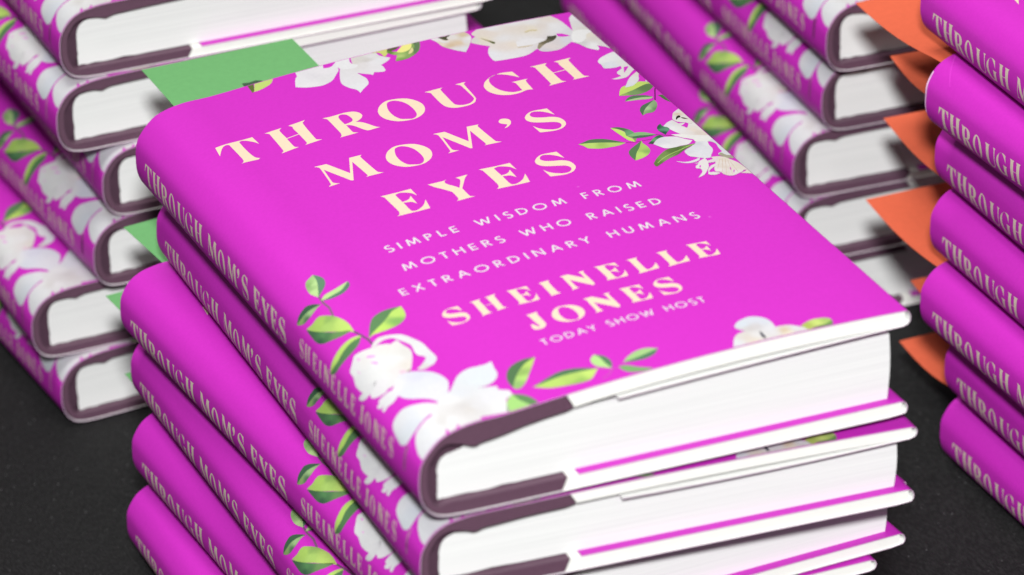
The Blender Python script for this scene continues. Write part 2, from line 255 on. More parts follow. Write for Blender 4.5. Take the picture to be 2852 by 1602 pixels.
# ------------------------------------------------------------------ printed art (flat outlines in jacket coordinates: S across, y along); spine author name in cream darkened for the spine's shade
ART = """
0|,,254,232,203|742,9987 417,21 224,11 11,-280 -10,25 -12,31 -16,33 -24,36 -28,38 -27,32 -26,23 -26,17 -22,10 -18,2 -15,-5 -13,-4 -7,-4 -8,-8 -5,-41 -2,-99 0,-132 4,-120 6,-93 9,-81 13,-62 19,-36 22,-16 19,-13 -34,-38 -84,1 -98,2 -74,-1 -28,-5 -3,-8 -2,-6 11,12 12,13 12,15 9,13 9,14 7,20 4,16 2,21 1,69 -1,154 -4,202 -3,171 -21,20 -15,2 -19,3 -20,-7 -24,-17 -26,-27 -29,-39 -35,-60 -38,-72 -32,-62
0|,,254,232,203|1597,10023 296,18 -12,-11 -15,-13 -13,-15 -10,-9 -9,-12 -5,-36 -1,-84 3,-109 3,-94 217,29 -4,65 -4,76 -2,63 5,37 8,24 0,22 -11,25 -19,24 -16,19 303,31 -13,-13 -15,-15 -15,-18 -12,-5 -10,-8 -10,-61 -9,-165 -7,-217 -4,-165 2,-63 6,-9 11,-6 20,-16 25,-13 22,-10 -305,-20 12,9 14,11 11,12 7,6 5,8 3,37 1,90 -1,120 0,103 -220,-28 -1,-82 -1,-96 0,-76 1,-42 3,-22 7,-17 15,-17 20,-11 16,-9 -314,-40 14,13 17,15 14,17 8,0 4,1 5,55 6,162 6,217 4,166 2,68 0,17 -6,13 -15,22 -20,18
0|,,254,232,203|2569,9966 42,-7 50,-7 50,-5 50,0 51,4 47,2 40,1 37,-1 36,-4 40,-9 39,-13 33,-17 26,-23 19,-28 15,-29 9,-31 5,-32 0,-30 -4,-25 -8,-22 -11,-22 -16,-22 -18,-21 -20,-19 -22,-16 -24,-14 -20,-11 -40,-8 18,-14 22,-17 20,-18 17,-18 15,-19 17,-27 20,-39 22,-47 20,-44 16,-37 15,-33 15,-28 18,-21 18,-14 16,-13 -61,-2 -72,-3 -56,0 -26,5 -9,9 -10,16 -16,27 -16,33 -15,36 -14,36 -14,38 -14,35 -15,33 -17,30 -18,26 -23,19 -24,14 -21,12 -1,-84 0,-97 0,-74 1,-31 2,-7 8,-7 17,-17 22,-17 19,-14 -45,-1 -54,-1 -54,0 -56,1 -56,1 -47,1 12,10 15,11 13,14 7,17 6,19 4,21 4,10 4,12 2,54 1,137 0,180 0,138 -1,59 -1,17 -4,11 -7,17 -9,11 -9,10 -9,12 -10,11
1|M|2810,9874 10,18 10,14 13,9 14,5 16,0 16,-5 18,-10 18,-15 16,-19 11,-23 8,-27 6,-29 5,-34 1,-35 0,-32 -4,-25 -6,-22 -8,-18 -11,-15 -14,-11 -16,-10 -18,-7 -20,-6 -21,-3 -20,-2 -21,-1 -17,0 -2,69 -2,82 0,67 4,40 6,25
0|,,254,232,203|3425,9709 28,61 38,61 44,51 51,45 57,36 65,18 79,-5 86,-23 74,-31 54,-38 41,-47 34,-53 30,-62 22,-67 13,-67 -1,-65 -11,-64 -17,-60 -24,-55 -31,-50 -37,-45 -45,-39 -52,-33 -51,-23 -47,-11 -46,-1 -48,6 -54,9 -57,17 -52,26 -47,40 -43,50 -35,54 -25,57 -16,61 -8,62 2,61 10,63
1|M|3640,9855 15,32 15,18 19,13 27,10 31,4 32,-5 31,-18 31,-28 28,-36 24,-42 21,-50 16,-58 10,-68 6,-76 1,-72 -2,-64 -7,-59 -10,-51 -14,-41 -18,-32 -20,-25 -23,-20 -26,-14 -26,-5 -26,4 -25,13 -28,16 -32,15 -34,19 -29,32 -22,50 -17,62 -10,67 -4,71 2,75 8,73 15,70 21,67
0|,,254,232,203|4341,9951 318,13 -13,-9 -15,-10 -13,-14 -9,-5 -8,-9 -6,-48 -6,-126 -4,-165 -2,-136 -1,-75 1,-45 11,-36 24,-32 34,-24 35,-15 36,-9 37,-1 34,5 31,12 27,17 25,19 20,19 18,22 13,24 10,14 7,16 4,52 2,127 0,163 -2,126 -1,52 -3,16 -7,14 -16,25 -20,23 -17,19 179,8 -12,-14 -15,-17 -12,-16 -7,0 -5,0 -5,-48 -9,-140 -9,-188 -9,-148 -9,-67 -9,-26 -12,-22 -15,-31 -18,-27 -23,-24 -31,-21 -37,-18 -40,-13 -46,-6 -49,-2 -47,3 -45,6 -42,10 -38,18 -33,25 -28,33 -22,38 -15,37 -9,43 -6,68 -1,119 3,144 2,110 3,46 1,11 -6,12 -19,27 -26,28
0|,,254,232,203|5284,9733 23,42 29,41 37,41 47,42 55,42 59,33 63,23 66,14 63,6 61,-7 57,-15 49,-13 19,-258 -22,33 -26,40 -29,38 -30,35 -32,34 -36,30 -40,30 -44,26 -44,11 -46,-11 -47,-24 -38,-31 -29,-34 -20,-40 -16,-45 -11,-49 -7,-55 -1,-57 4,-61 9,-65 15,-59 22,-51 28,-46 31,-40 33,-32 35,-25 40,-17 47,-5 52,4 43,3 4,78 6,90 2,72 1,37 -3,19 -5,16 -10,18 -14,14 -11,12 287,8 -14,-9 -16,-12 -14,-14 -10,-10 -7,-14 -7,-40 -8,-91 -7,-119 -7,-101 -27,9 -34,11 -38,3 -45,-13 -50,-21 -52,-15 -57,-5 -58,1 -55,9 -50,16 -47,24 -43,33 -40,45 -36,55 -27,56 -14,60 -4,62 2,57 7,47 13,43
0|,,254,232,203|6227,10023 310,18 -13,-11 -15,-13 -13,-15 -11,-9 -9,-12 -6,-36 -1,-84 3,-109 3,-94 227,29 -4,65 -4,76 -2,63 5,37 8,24 1,22 -13,25 -19,24 -17,19 317,31 -13,-13 -17,-15 -15,-18 -12,-5 -12,-8 -9,-61 -10,-165 -8,-217 -3,-165 2,-63 6,-9 12,-6 21,-16 26,-13 22,-10 -318,-20 12,9 15,11 12,12 7,6 5,8 3,37 1,90 0,120 -1,103 -230,-28 -1,-82 -1,-96 1,-76 1,-42 2,-22 7,-17 16,-17 21,-11 17,-9 -328,-40 15,13 17,15 15,17 8,0 5,1 4,55 7,162 6,217 4,166 2,68 0,17 -5,13 -16,22 -21,18
0|,,254,232,203|1840,8493 195,-24 202,-503 180,491 203,-17 -8,-7 -9,-10 -8,-13 -8,-3 -6,-8 -1,-57 7,-156 12,-206 12,-157 6,-59 5,-10 10,-7 20,-20 24,-17 20,-15 -301,19 11,4 13,6 10,10 8,1 5,6 0,55 -9,147 -13,195 -11,168 -217,-587 -33,14 -230,588 -11,-122 -13,-142 -10,-114 -4,-63 -1,-34 8,-28 22,-27 30,-21 26,-17 -193,-6 16,11 18,14 16,16 7,5 5,7 7,51 14,138 16,183 12,143 4,64 0,26 -6,20 -15,27 -20,23
0|,,254,232,203|2918,8160 28,59 36,57 43,50 49,42 56,35 63,17 76,-5 84,-22 72,-30 52,-36 39,-45 33,-50 29,-59 22,-64 12,-64 0,-62 -11,-61 -17,-57 -23,-52 -29,-48 -36,-43 -44,-37 -51,-32 -49,-22 -46,-10 -44,-1 -47,5 -53,10 -54,15 -51,25 -46,39 -41,47 -34,52 -24,54 -16,58 -7,59 1,59 10,59
1|M|3127,8299 15,31 14,18 19,11 26,10 30,4 30,-5 30,-17 30,-27 28,-34 23,-40 20,-48 16,-54 10,-66 6,-72 1,-69 -2,-61 -7,-56 -10,-49 -14,-38 -17,-31 -19,-24 -23,-20 -25,-13 -25,-5 -25,4 -25,12 -26,16 -32,15 -33,18 -28,30 -21,47 -16,60 -10,63 -4,68 2,72 8,69 15,67 19,64
0|,,254,232,203|3863,8493 192,-24 197,-503 177,491 199,-17 -8,-7 -9,-10 -8,-13 -7,-3 -6,-8 -1,-57 7,-156 12,-206 11,-157 6,-59 5,-10 10,-7 19,-20 24,-17 20,-15 -296,19 11,4 12,6 11,10 7,1 5,6 0,55 -8,147 -13,195 -11,168 -212,-587 -33,14 -225,588 -11,-122 -13,-142 -10,-114 -4,-63 -1,-34 8,-28 21,-27 30,-21 26,-17 -189,-6 15,11 18,14 15,16 8,5 4,7 7,51 13,138 17,183 11,143 4,64 0,26 -6,20 -14,27 -20,23
0|,,254,232,203|4949,8384 15,23 22,22 23,14 23,3 26,-5 22,-11 20,-18 17,-24 10,-27 0,-32 -6,-36 -11,-33 -15,-30 -20,-26 -21,-24 -23,-22 -24,-18 -23,-13 -19,-7 -17,-1 -14,-1 20,17 24,20 20,19 13,18 9,17 7,15 -13,11 -16,13 -15,15 -15,15 -15,17 -9,18 -4,23 1,25
0|,,254,232,203|5372,8311 21,35 27,34 30,30 33,26 36,22 37,15 40,6 42,-1 44,-3 48,-4 50,-6 43,-5 18,-261 -21,37 -26,44 -26,41 -27,33 -28,30 -30,24 -35,20 -38,15 -34,5 -29,-8 -25,-17 -21,-21 -15,-24 -10,-27 -2,-27 6,-27 15,-26 22,-25 32,-21 39,-19 42,-18 45,-14 48,-12 43,-17 38,-25 34,-31 25,-37 15,-49 7,-56 -1,-53 -8,-44 -16,-41 -23,-37 -31,-33 -36,-29 -41,-22 -45,-14 -49,-8 -55,0 -70,10 -77,18 -65,16 -9,271 13,-36 15,-42 20,-39 23,-33 28,-30 32,-27 39,-26 44,-24 42,-14 36,-4 34,6 29,13 27,20 23,27 16,29 8,30 1,31 -7,29 -14,25 -22,24 -32,22 -47,21 -56,20 -55,21 -50,22 -48,23 -40,27 -29,32 -20,36 -12,37 -3,37 6,37
0|,,254,232,203|2339,6987 71,-8 83,-9 86,-7 88,-4 90,-3 76,-2 2,-261 -8,26 -9,31 -9,27 -10,21 -11,19 -14,17 -17,19 -21,18 -23,16 -24,17 -26,14 -24,9 -24,0 -23,-7 -18,-8 -12,-2 -7,-3 -3,-28 0,-73 3,-98 3,-83 25,3 31,3 27,6 22,10 19,13 17,16 16,22 14,25 12,22 -8,-292 -9,21 -11,25 -12,23 -13,18 -13,15 -14,11 -14,6 -15,2 -16,3 -18,6 -20,6 -17,5 -1,-86 -1,-101 2,-79 4,-38 8,-15 11,-10 17,-9 21,-4 23,1 26,9 29,14 28,18 28,22 28,25 28,32 28,42 28,47 24,41 -47,-295 -55,2 -67,1 -78,4 -103,9 -115,10 -84,7 -31,1 0,-3 2,-3 15,12 19,15 15,16 9,19 7,20 5,23 5,12 3,14 1,53 -3,130 -5,168 -4,130 -2,54 -1,15 -4,13 -10,22 -14,19
0|,,254,232,203|3114,6938 90,-7 106,-7 77,-3 27,6 -1,10 -3,9 -15,-24 -17,-28 -11,-28 0,-29 7,-30 10,-29 14,-26 17,-24 18,-30 21,-40 21,-45 18,-38 31,61 38,72 28,59 14,34 5,21 0,21 -9,26 -14,26 -12,22 204,8 -20,-21 -25,-25 -25,-29 -21,-31 -22,-36 -27,-46 -37,-64 -43,-73 -36,-63 0,-81 -1,-95 1,-73 2,-34 3,-12 8,-10 18,-15 22,-12 20,-10 -312,1 12,9 14,11 12,14 9,13 7,17 5,34 2,65 1,83 0,70 -27,50 -32,58 -30,54 -27,41 -25,35 -24,39 -24,50 -23,54
0|,,254,232,203|3996,6987 73,-8 86,-9 88,-7 92,-4 93,-3 78,-2 2,-261 -8,26 -9,31 -10,27 -10,21 -11,19 -15,17 -18,19 -21,18 -23,16 -26,17 -26,14 -26,9 -24,0 -24,-7 -18,-8 -12,-2 -8,-3 -4,-28 0,-73 4,-98 3,-83 26,3 32,3 28,6 23,10 19,13 18,16 16,22 15,25 12,22 -8,-292 -10,21 -11,25 -13,23 -13,18 -13,15 -14,11 -15,6 -15,2 -17,3 -19,6 -21,6 -17,5 -1,-86 -1,-101 2,-79 5,-38 7,-15 12,-10 17,-9 22,-4 24,1 27,9 29,14 30,18 29,22 29,25 28,32 29,42 29,47 25,41 -48,-295 -58,2 -68,1 -81,4 -107,9 -118,10 -87,7 -32,1 0,-3 2,-3 16,12 19,15 15,16 10,19 7,20 6,23 4,12 4,14 0,53 -2,130 -5,168 -5,130 -2,54 -1,15 -4,13 -11,22 -13,19
0|,,254,232,203|4876,6816 20,35 26,33 29,30 32,25 34,22 37,15 38,6 41,-1 42,-2 46,-5 49,-6 41,-5 18,-258 -21,37 -25,44 -25,40 -26,33 -27,29 -29,24 -34,20 -36,15 -33,5 -28,-8 -25,-17 -20,-21 -14,-24 -10,-27 -2,-27 6,-26 14,-26 21,-24 31,-21 38,-19 41,-18 43,-13 46,-12 42,-17 37,-25 32,-30 25,-38 14,-48 7,-56 -1,-51 -8,-45 -16,-40 -22,-36 -29,-33 -35,-29 -40,-22 -43,-14 -47,-8 -54,0 -67,11 -74,18 -63,15 -9,268 12,-35 16,-42 18,-38 23,-33 26,-30 31,-27 38,-26 43,-23 40,-15 35,-3 32,6 29,12 26,20 22,27 15,29 8,29 1,31 -6,29 -14,25 -21,23 -31,22 -45,21 -55,20 -53,21 -48,22 -47,22 -38,27 -28,32 -19,36 -12,36 -3,36 6,37
0|,,254,232,203|1700,3080 13,22 17,21 20,18 20,17 23,13 24,10 25,4 27,-1 28,-2 30,-2 32,-4 27,-3 12,-163 -14,23 -16,28 -17,25 -17,21 -17,18 -20,15 -22,13 -24,9 -21,3 -19,-5 -16,-10 -13,-14 -10,-14 -6,-17 -1,-17 4,-17 9,-16 14,-15 20,-14 25,-12 27,-11 28,-8 31,-8 27,-11 24,-15 22,-19 16,-24 10,-30 4,-35 -1,-33 -5,-28 -10,-25 -15,-23 -19,-21 -23,-18 -27,-13 -28,-9 -31,-5 -35,0 -45,6 -48,12 -41,9 -6,169 8,-22 10,-26 12,-25 15,-20 17,-19 21,-17 25,-16 28,-15 26,-9 23,-2 21,4 19,7 17,13 15,17 10,18 5,18 1,20 -5,18 -9,16 -14,14 -20,14 -30,14 -36,12 -34,13 -32,14 -31,14 -25,17 -18,20 -13,23 -7,22 -2,23 3,23
0|,,254,232,203|2180,3173 178,10 -7,-6 -9,-8 -8,-9 -6,-5 -5,-7 -4,-22 0,-50 2,-65 1,-55 131,17 -2,39 -3,45 -1,37 3,23 5,13 0,14 -7,14 -11,15 -10,11 182,18 -8,-7 -9,-9 -8,-11 -8,-3 -6,-5 -6,-36 -5,-98 -5,-129 -2,-98 1,-37 4,-6 7,-3 12,-10 15,-7 13,-6 -183,-12 7,5 8,6 7,8 4,3 3,5 1,22 1,54 0,71 0,61 -132,-16 -1,-49 -1,-57 1,-46 0,-25 2,-13 4,-10 9,-10 12,-6 10,-6 -189,-24 9,8 10,9 8,10 5,0 2,1 3,32 4,97 3,128 3,100 1,40 0,10 -3,8 -9,13 -13,10
0|,,254,232,203|2777,3188 44,-5 53,-6 55,-5 56,-2 57,-2 48,-1 1,-165 -4,17 -6,19 -7,18 -6,13 -7,11 -8,11 -12,12 -13,11 -14,11 -15,10 -17,9 -15,6 -16,0 -14,-4 -11,-6 -8,-1 -4,-2 -3,-18 0,-46 2,-61 2,-52 17,1 19,2 17,4 14,6 12,8 11,11 10,13 9,16 7,14 -4,-184 -6,14 -7,16 -8,14 -8,11 -8,10 -9,7 -9,3 -9,2 -11,2 -11,3 -13,4 -11,3 0,-54 -1,-64 1,-49 3,-24 5,-10 7,-6 11,-6 13,-2 15,1 16,5 18,9 19,11 17,14 18,16 17,20 18,26 18,30 15,26 -29,-186 -35,1 -43,1 -49,3 -66,5 -73,7 -53,4 -20,1 1,-2 1,-2 9,7 12,10 9,10 7,12 4,12 3,15 3,7 2,9 1,34 -2,81 -3,106 -3,82 -1,34 -1,10 -3,8 -6,13 -8,13
0|,,254,232,203|3283,3150 170,6 -8,-16 -10,-18 -7,-21 -4,-15 -2,-16 -1,-34 -2,-70 -1,-88 0,-68 -1,-30 1,-11 3,-10 9,-18 12,-17 11,-14 -180,-9 8,6 10,8 7,10 2,6 1,9 0,32 1,80 1,104 1,82 1,35 1,13 -2,11 -6,19 -8,19
0|,,254,232,203|3634,3171 135,1 178,-238 0,41 1,48 0,39 1,24 0,15 -1,15 -5,16 -7,14 -6,13 103,1 -8,-7 -10,-10 -8,-10 -6,1 -3,-1 -2,-36 2,-106 4,-142 -1,-108 -10,-41 -15,-7 -12,-4 2,-7 1,-7 -21,25 -63,87 -85,119 -74,101 -1,-65 -2,-76 -1,-58 0,-27 1,-9 3,-9 6,-16 8,-16 7,-13 -119,-21 6,11 9,14 6,14 5,7 4,8 2,31 1,76 0,100 0,80 2,41 3,23 -1,19 -8,20 -11,16
0|,,254,232,203|4202,3188 47,-5 55,-6 57,-5 58,-2 60,-2 50,-1 2,-165 -5,17 -6,19 -7,18 -7,13 -7,11 -9,11 -11,12 -14,11 -15,11 -16,10 -17,9 -17,6 -15,0 -15,-4 -12,-6 -8,-1 -4,-2 -3,-18 0,-46 2,-61 2,-52 17,1 20,2 18,4 15,6 12,8 12,11 10,13 9,16 8,14 -5,-184 -6,14 -7,16 -8,14 -9,11 -8,10 -9,7 -10,3 -10,2 -10,2 -13,3 -13,4 -11,3 0,-54 -1,-64 1,-49 3,-24 5,-10 7,-6 11,-6 14,-2 16,1 17,5 19,9 19,11 18,14 19,16 18,20 19,26 18,30 16,26 -31,-186 -36,1 -44,1 -52,3 -68,5 -76,7 -56,4 -20,1 0,-2 1,-2 10,7 12,10 10,10 6,12 5,12 3,15 3,7 2,9 1,34 -2,81 -3,106 -3,82 -1,34 -1,10 -3,8 -7,13 -8,13
0|,,254,232,203|4716,3153 174,6 -8,-12 -9,-14 -8,-16 -4,-12 -3,-14 -2,-36 -1,-81 -1,-104 2,-81 4,-37 7,-14 12,-5 20,-1 25,7 24,12 24,17 24,23 22,23 21,24 18,25 16,22 -28,-185 -45,-1 -52,-2 -57,-3 -64,-6 -68,-7 -58,-6 11,14 12,17 10,17 6,7 4,6 3,35 1,90 0,118 -1,90 -1,36 -2,7 -4,6 -7,13 -9,12
0|,,254,232,203|5207,3153 181,6 -8,-12 -10,-14 -8,-16 -5,-12 -3,-14 -2,-36 -1,-81 -1,-104 2,-81 5,-37 7,-14 12,-5 21,-1 25,7 26,12 25,17 25,23 23,23 21,24 19,25 16,22 -29,-185 -46,-1 -55,-2 -59,-3 -66,-6 -71,-7 -60,-6 11,14 13,17 10,17 7,7 4,6 3,35 1,90 0,118 -1,90 -1,36 -2,7 -4,6 -8,13 -9,12
0|,,254,232,203|5712,3188 47,-5 56,-6 57,-5 59,-2 60,-2 51,-1 1,-165 -5,17 -6,19 -6,18 -7,13 -7,11 -9,11 -12,12 -14,11 -15,11 -16,10 -17,9 -17,6 -16,0 -15,-4 -12,-6 -8,-1 -4,-2 -3,-18 0,-46 2,-61 2,-52 17,1 21,2 18,4 15,6 12,8 12,11 10,13 10,16 7,14 -4,-184 -7,14 -7,16 -8,14 -9,11 -8,10 -10,7 -9,3 -10,2 -11,2 -12,3 -13,4 -11,3 -1,-54 -1,-64 1,-49 3,-24 5,-10 8,-6 11,-6 14,-2 15,1 18,5 19,9 19,11 19,14 18,16 19,20 19,26 18,30 16,26 -31,-186 -37,1 -44,1 -52,3 -69,5 -77,7 -56,4 -21,1 0,-2 2,-2 10,7 12,10 10,10 7,12 4,12 3,15 4,7 2,9 0,34 -2,81 -3,106 -3,82 -1,34 -1,10 -3,8 -6,13 -9,13
0|,,254,232,203|2732,2365 180,12 -8,-15 -9,-18 -7,-20 -4,-15 -2,-17 -1,-31 0,-59 1,-74 1,-62 -1,-39 -2,-28 -5,-24 -9,-22 -13,-17 -14,-15 -17,-14 -18,-12 -20,-7 -22,-2 -25,3 -22,4 -20,5 -17,7 -13,15 -5,27 0,34 3,32 6,27 9,24 8,21 9,-11 10,-13 9,-13 7,-13 5,-13 5,-14 6,-16 5,-17 4,-15 8,0 9,-1 7,5 3,11 1,17 -1,28 -5,49 -6,60 -5,55 0,44 1,40 -2,33 -7,26 -9,21
0|,,254,232,203|3062,2184 18,36 24,36 29,31 33,27 37,22 42,11 51,-4 56,-13 47,-19 35,-23 27,-28 22,-32 19,-36 14,-41 8,-40 0,-39 -7,-38 -11,-36 -16,-33 -19,-30 -24,-26 -30,-24 -33,-20 -33,-14 -31,-6 -29,-1 -32,4 -35,6 -36,9 -34,16 -30,24 -28,30 -22,32 -16,35 -11,36 -5,37 1,37 6,37
1|M|3201,2271 10,19 9,11 13,7 17,7 20,2 20,-3 20,-11 20,-17 19,-21 15,-25 14,-30 10,-35 7,-41 4,-45 1,-43 -2,-38 -4,-36 -7,-30 -9,-24 -12,-20 -13,-15 -15,-12 -16,-8 -17,-3 -17,2 -16,8 -18,9 -21,10 -22,11 -19,19 -14,30 -11,37 -6,40 -3,43 2,45 5,43 10,42 13,40
0|,,254,232,203|3647,2370 144,1 191,-240 0,41 0,48 1,40 1,24 0,16 -1,14 -5,16 -8,15 -6,13 110,1 -9,-8 -11,-9 -8,-10 -6,0 -4,0 -2,-37 2,-107 4,-142 -1,-109 -10,-41 -16,-7 -13,-4 2,-8 1,-7 -23,26 -67,87 -91,119 -78,103 -2,-65 -1,-77 -1,-59 0,-27 0,-9 3,-9 7,-16 9,-16 8,-14 -128,-20 7,11 8,14 8,14 5,7 4,8 3,32 0,76 0,100 0,80 3,42 2,23 -1,19 -8,20 -12,17
0|,,254,232,203|4235,2387 45,-5 54,-6 54,-5 57,-3 58,-1 48,-1 1,-166 -4,16 -6,20 -7,17 -6,14 -7,11 -9,12 -11,11 -13,12 -14,10 -16,11 -17,9 -15,5 -16,0 -14,-4 -12,-5 -7,-1 -5,-3 -2,-17 0,-46 2,-62 2,-53 16,2 20,2 17,4 14,6 12,8 11,10 11,14 8,16 8,14 -5,-185 -6,13 -7,16 -8,15 -8,11 -8,10 -9,7 -9,4 -9,1 -11,2 -12,3 -12,4 -11,4 -1,-55 0,-64 1,-50 3,-24 4,-10 8,-6 10,-6 14,-3 15,1 17,6 18,9 18,11 18,14 18,16 17,20 19,27 17,30 16,25 -30,-186 -36,1 -42,1 -50,2 -66,6 -74,6 -54,5 -19,0 0,-2 1,-2 10,8 11,9 10,11 6,11 5,13 3,15 3,7 2,10 0,33 -1,82 -3,107 -3,82 -1,34 -1,10 -3,8 -6,14 -9,12
0|,,254,232,203|4746,2278 13,22 18,21 20,19 21,16 23,14 25,10 26,3 27,0 29,-2 31,-2 33,-4 27,-4 13,-163 -14,23 -17,28 -17,25 -18,21 -18,19 -20,15 -23,13 -24,9 -22,3 -19,-5 -17,-11 -13,-13 -10,-15 -6,-17 -2,-17 4,-17 10,-16 14,-16 21,-13 26,-12 27,-11 29,-9 31,-7 28,-11 25,-16 22,-19 17,-24 10,-30 4,-36 0,-32 -6,-28 -11,-26 -15,-23 -19,-21 -24,-18 -27,-14 -29,-9 -32,-5 -36,0 -45,7 -50,11 -43,10 -6,170 9,-23 10,-26 13,-24 15,-21 18,-19 20,-17 26,-17 29,-14 27,-9 24,-2 21,3 20,8 17,13 15,17 11,18 5,19 0,19 -4,18 -9,16 -15,15 -20,14 -31,13 -37,13 -35,13 -33,14 -31,14 -26,17 -19,20 -13,23 -8,23 -2,23 4,23
0|,,252,235,214|-355,11309 11,-191 5,-102 -139,-5 13,5 15,5 16,8 18,10 19,13 16,13 11,11 9,12 5,10 1,9 -3,7 -2,6 -2,3 -4,3 -20,3 -49,1 -66,-1 -59,-1 -47,-3 -40,-4 -31,-6 -17,-9 -8,-10 -7,-9 -19,16 1,38 1,45 -1,34 -2,13 -4,1 -3,1 6,-5 6,-6 7,-5 7,-4 7,-4 10,-3 8,-2 11,-1 34,-1 76,1 100,2 86,1 9,10 2,7 1,8 -4,9 -8,11 -14,12 -19,13 -30,16 -36,18 -30,14
0|,,252,235,214|-335,10960 9,-141 -6,6 -6,7 -8,6 -4,5 -6,4 -18,2 -42,1 -54,-2 -46,-1 14,-104 32,2 38,2 32,1 18,-2 12,-4 11,0 12,5 12,9 10,8 15,-145 -7,6 -7,8 -9,7 -2,5 -5,5 -30,5 -82,4 -108,4 -82,1 -31,0 -4,-3 -3,-6 -8,-9 -6,-12 -5,-10 -10,145 4,-6 5,-6 7,-6 2,-3 4,-2 19,-1 45,-1 59,0 51,0 -14,105 -40,1 -48,0 -38,0 -21,0 -11,-1 -8,-4 -8,-7 -6,-9 -5,-9 -19,151 6,-7 8,-8 8,-7 0,-4 0,-2 28,-2 80,-3 108,-3 83,-2 33,-1 9,0 6,3 11,7 9,10
0|,,252,235,214|-362,10570 -3,-19 -4,-23 -2,-23 0,-23 2,-23 1,-21 0,-19 0,-16 -2,-17 -5,-18 -6,-18 -8,-15 -12,-12 -14,-9 -14,-7 -16,-4 -16,-2 -14,0 -13,2 -11,4 -10,5 -11,7 -11,8 -9,9 -8,10 -7,11 -6,9 -4,19 -7,-9 -8,-9 -9,-10 -9,-7 -9,-7 -14,-8 -19,-9 -24,-10 -21,-9 -18,-8 -17,-6 -14,-7 -10,-9 -7,-8 -7,-7 -1,28 -1,33 0,25 2,12 5,4 8,5 13,7 17,7 17,7 18,7 19,6 18,6 16,7 15,8 12,8 10,11 7,11 6,9 -42,1 -48,0 -37,-1 -15,0 -4,-1 -3,-3 -9,-8 -8,-10 -7,-9 0,21 -1,24 0,25 1,26 0,25 1,22 5,-6 5,-7 7,-5 8,-4 10,-2 10,-2 5,-2 6,-2 27,-1 68,-1 89,0 69,1 29,0 9,1 5,1 9,3 5,5 5,4 6,4 6,5
1|M|-407,10460 9,-4 7,-5 4,-6 2,-7 1,-7 -3,-7 -5,-8 -7,-9 -10,-7 -11,-5 -13,-4 -15,-2 -17,-2 -17,-1 -16,0 -13,2 -10,2 -9,4 -8,5 -5,7 -5,7 -4,8 -2,9 -2,10 -1,9 -1,10 0,8 35,0 40,1 33,0 20,-1 13,-3
0|,,252,235,214|-487,10194 30,-10 30,-14 26,-17 22,-18 18,-22 9,-24 -3,-29 -11,-32 -16,-27 -19,-20 -23,-15 -26,-13 -31,-11 -33,-8 -33,-5 -33,0 -31,4 -30,7 -27,9 -25,11 -23,14 -19,17 -17,19 -11,19 -5,17 -1,17 3,18 5,20 8,21 13,19 20,18 25,16 27,12 28,10 30,6 31,2 30,0 31,-4
1|M|-415,10115 16,-6 9,-6 6,-7 6,-10 2,-11 -3,-12 -9,-11 -14,-12 -18,-10 -21,-9 -25,-8 -28,-6 -34,-4 -38,-2 -35,0 -32,1 -30,2 -25,4 -20,5 -16,7 -13,7 -10,9 -6,9 -3,10 2,9 6,10 8,10 8,12 10,13 15,10 25,9 31,6 33,4 35,1 38,-1 36,-3 35,-5 33,-8
0|,,252,235,214|-365,9814 6,-146 -4,6 -5,7 -7,6 -3,4 -4,4 -24,3 -62,2 -83,2 -67,1 -37,1 -23,-1 -17,-5 -17,-11 -11,-15 -8,-16 -4,-17 0,-17 2,-15 6,-14 8,-13 9,-11 10,-10 11,-7 12,-7 7,-4 8,-3 26,-2 62,-1 81,0 63,1 26,1 8,1 7,3 12,7 12,9 9,8 4,-82 -7,6 -8,7 -8,5 0,3 0,3 -24,2 -70,4 -93,4 -73,5 -33,4 -13,4 -12,5 -15,7 -13,8 -12,11 -11,14 -8,16 -7,19 -3,21 -1,22 1,22 3,20 6,20 8,17 13,15 16,13 19,10 18,7 22,4 33,2 60,1 71,-1 55,-1 22,-1 6,-1 6,2 14,9 13,12
0|,,252,235,214|-472,9439 21,-10 21,-13 20,-17 21,-21 21,-24 16,-27 11,-28 7,-29 3,-28 -3,-27 -7,-26 -7,-21 -128,-9 16,10 20,12 19,12 18,14 16,14 15,16 15,18 13,19 5,20 -5,21 -12,20 -15,18 -17,12 -20,9 -22,7 -25,5 -27,3 -28,1 -31,-2 -32,-4 -29,-7 -26,-10 -23,-12 -19,-14 -16,-14 -13,-16 -8,-18 -2,-21 1,-23 2,-19 39,-2 44,-2 36,-2 19,0 9,1 8,3 9,4 7,6 6,5 4,-128 -5,7 -5,7 -8,6 -5,4 -6,4 -21,3 -45,3 -59,4 -50,2 5,13 5,14 2,18 -7,20 -10,22 -8,23 -2,25 0,26 5,25 8,22 12,21 16,19 22,18 27,16 29,12 29,6 31,2 28,-1 24,-3 21,-6
0|,,252,235,214|-326,9032 9,-142 -5,6 -7,7 -7,6 -5,5 -5,4 -19,3 -41,0 -55,-1 -46,-2 14,-103 33,1 38,2 31,1 18,-2 12,-4 11,0 12,6 12,9 10,7 15,-145 -6,7 -8,7 -9,7 -2,6 -4,5 -30,4 -82,5 -108,3 -82,2 -31,-1 -5,-3 -3,-5 -8,-10 -6,-12 -5,-10 -10,145 4,-5 6,-7 6,-5 3,-4 4,-2 18,-1 45,-1 59,0 51,1 -13,105 -41,0 -48,1 -38,-1 -20,0 -11,-1 -9,-3 -8,-8 -6,-9 -4,-8 -20,150 6,-7 8,-8 8,-7 0,-3 1,-2 27,-3 81,-3 107,-2 83,-2 33,-1 9,0 7,2 11,7 8,10
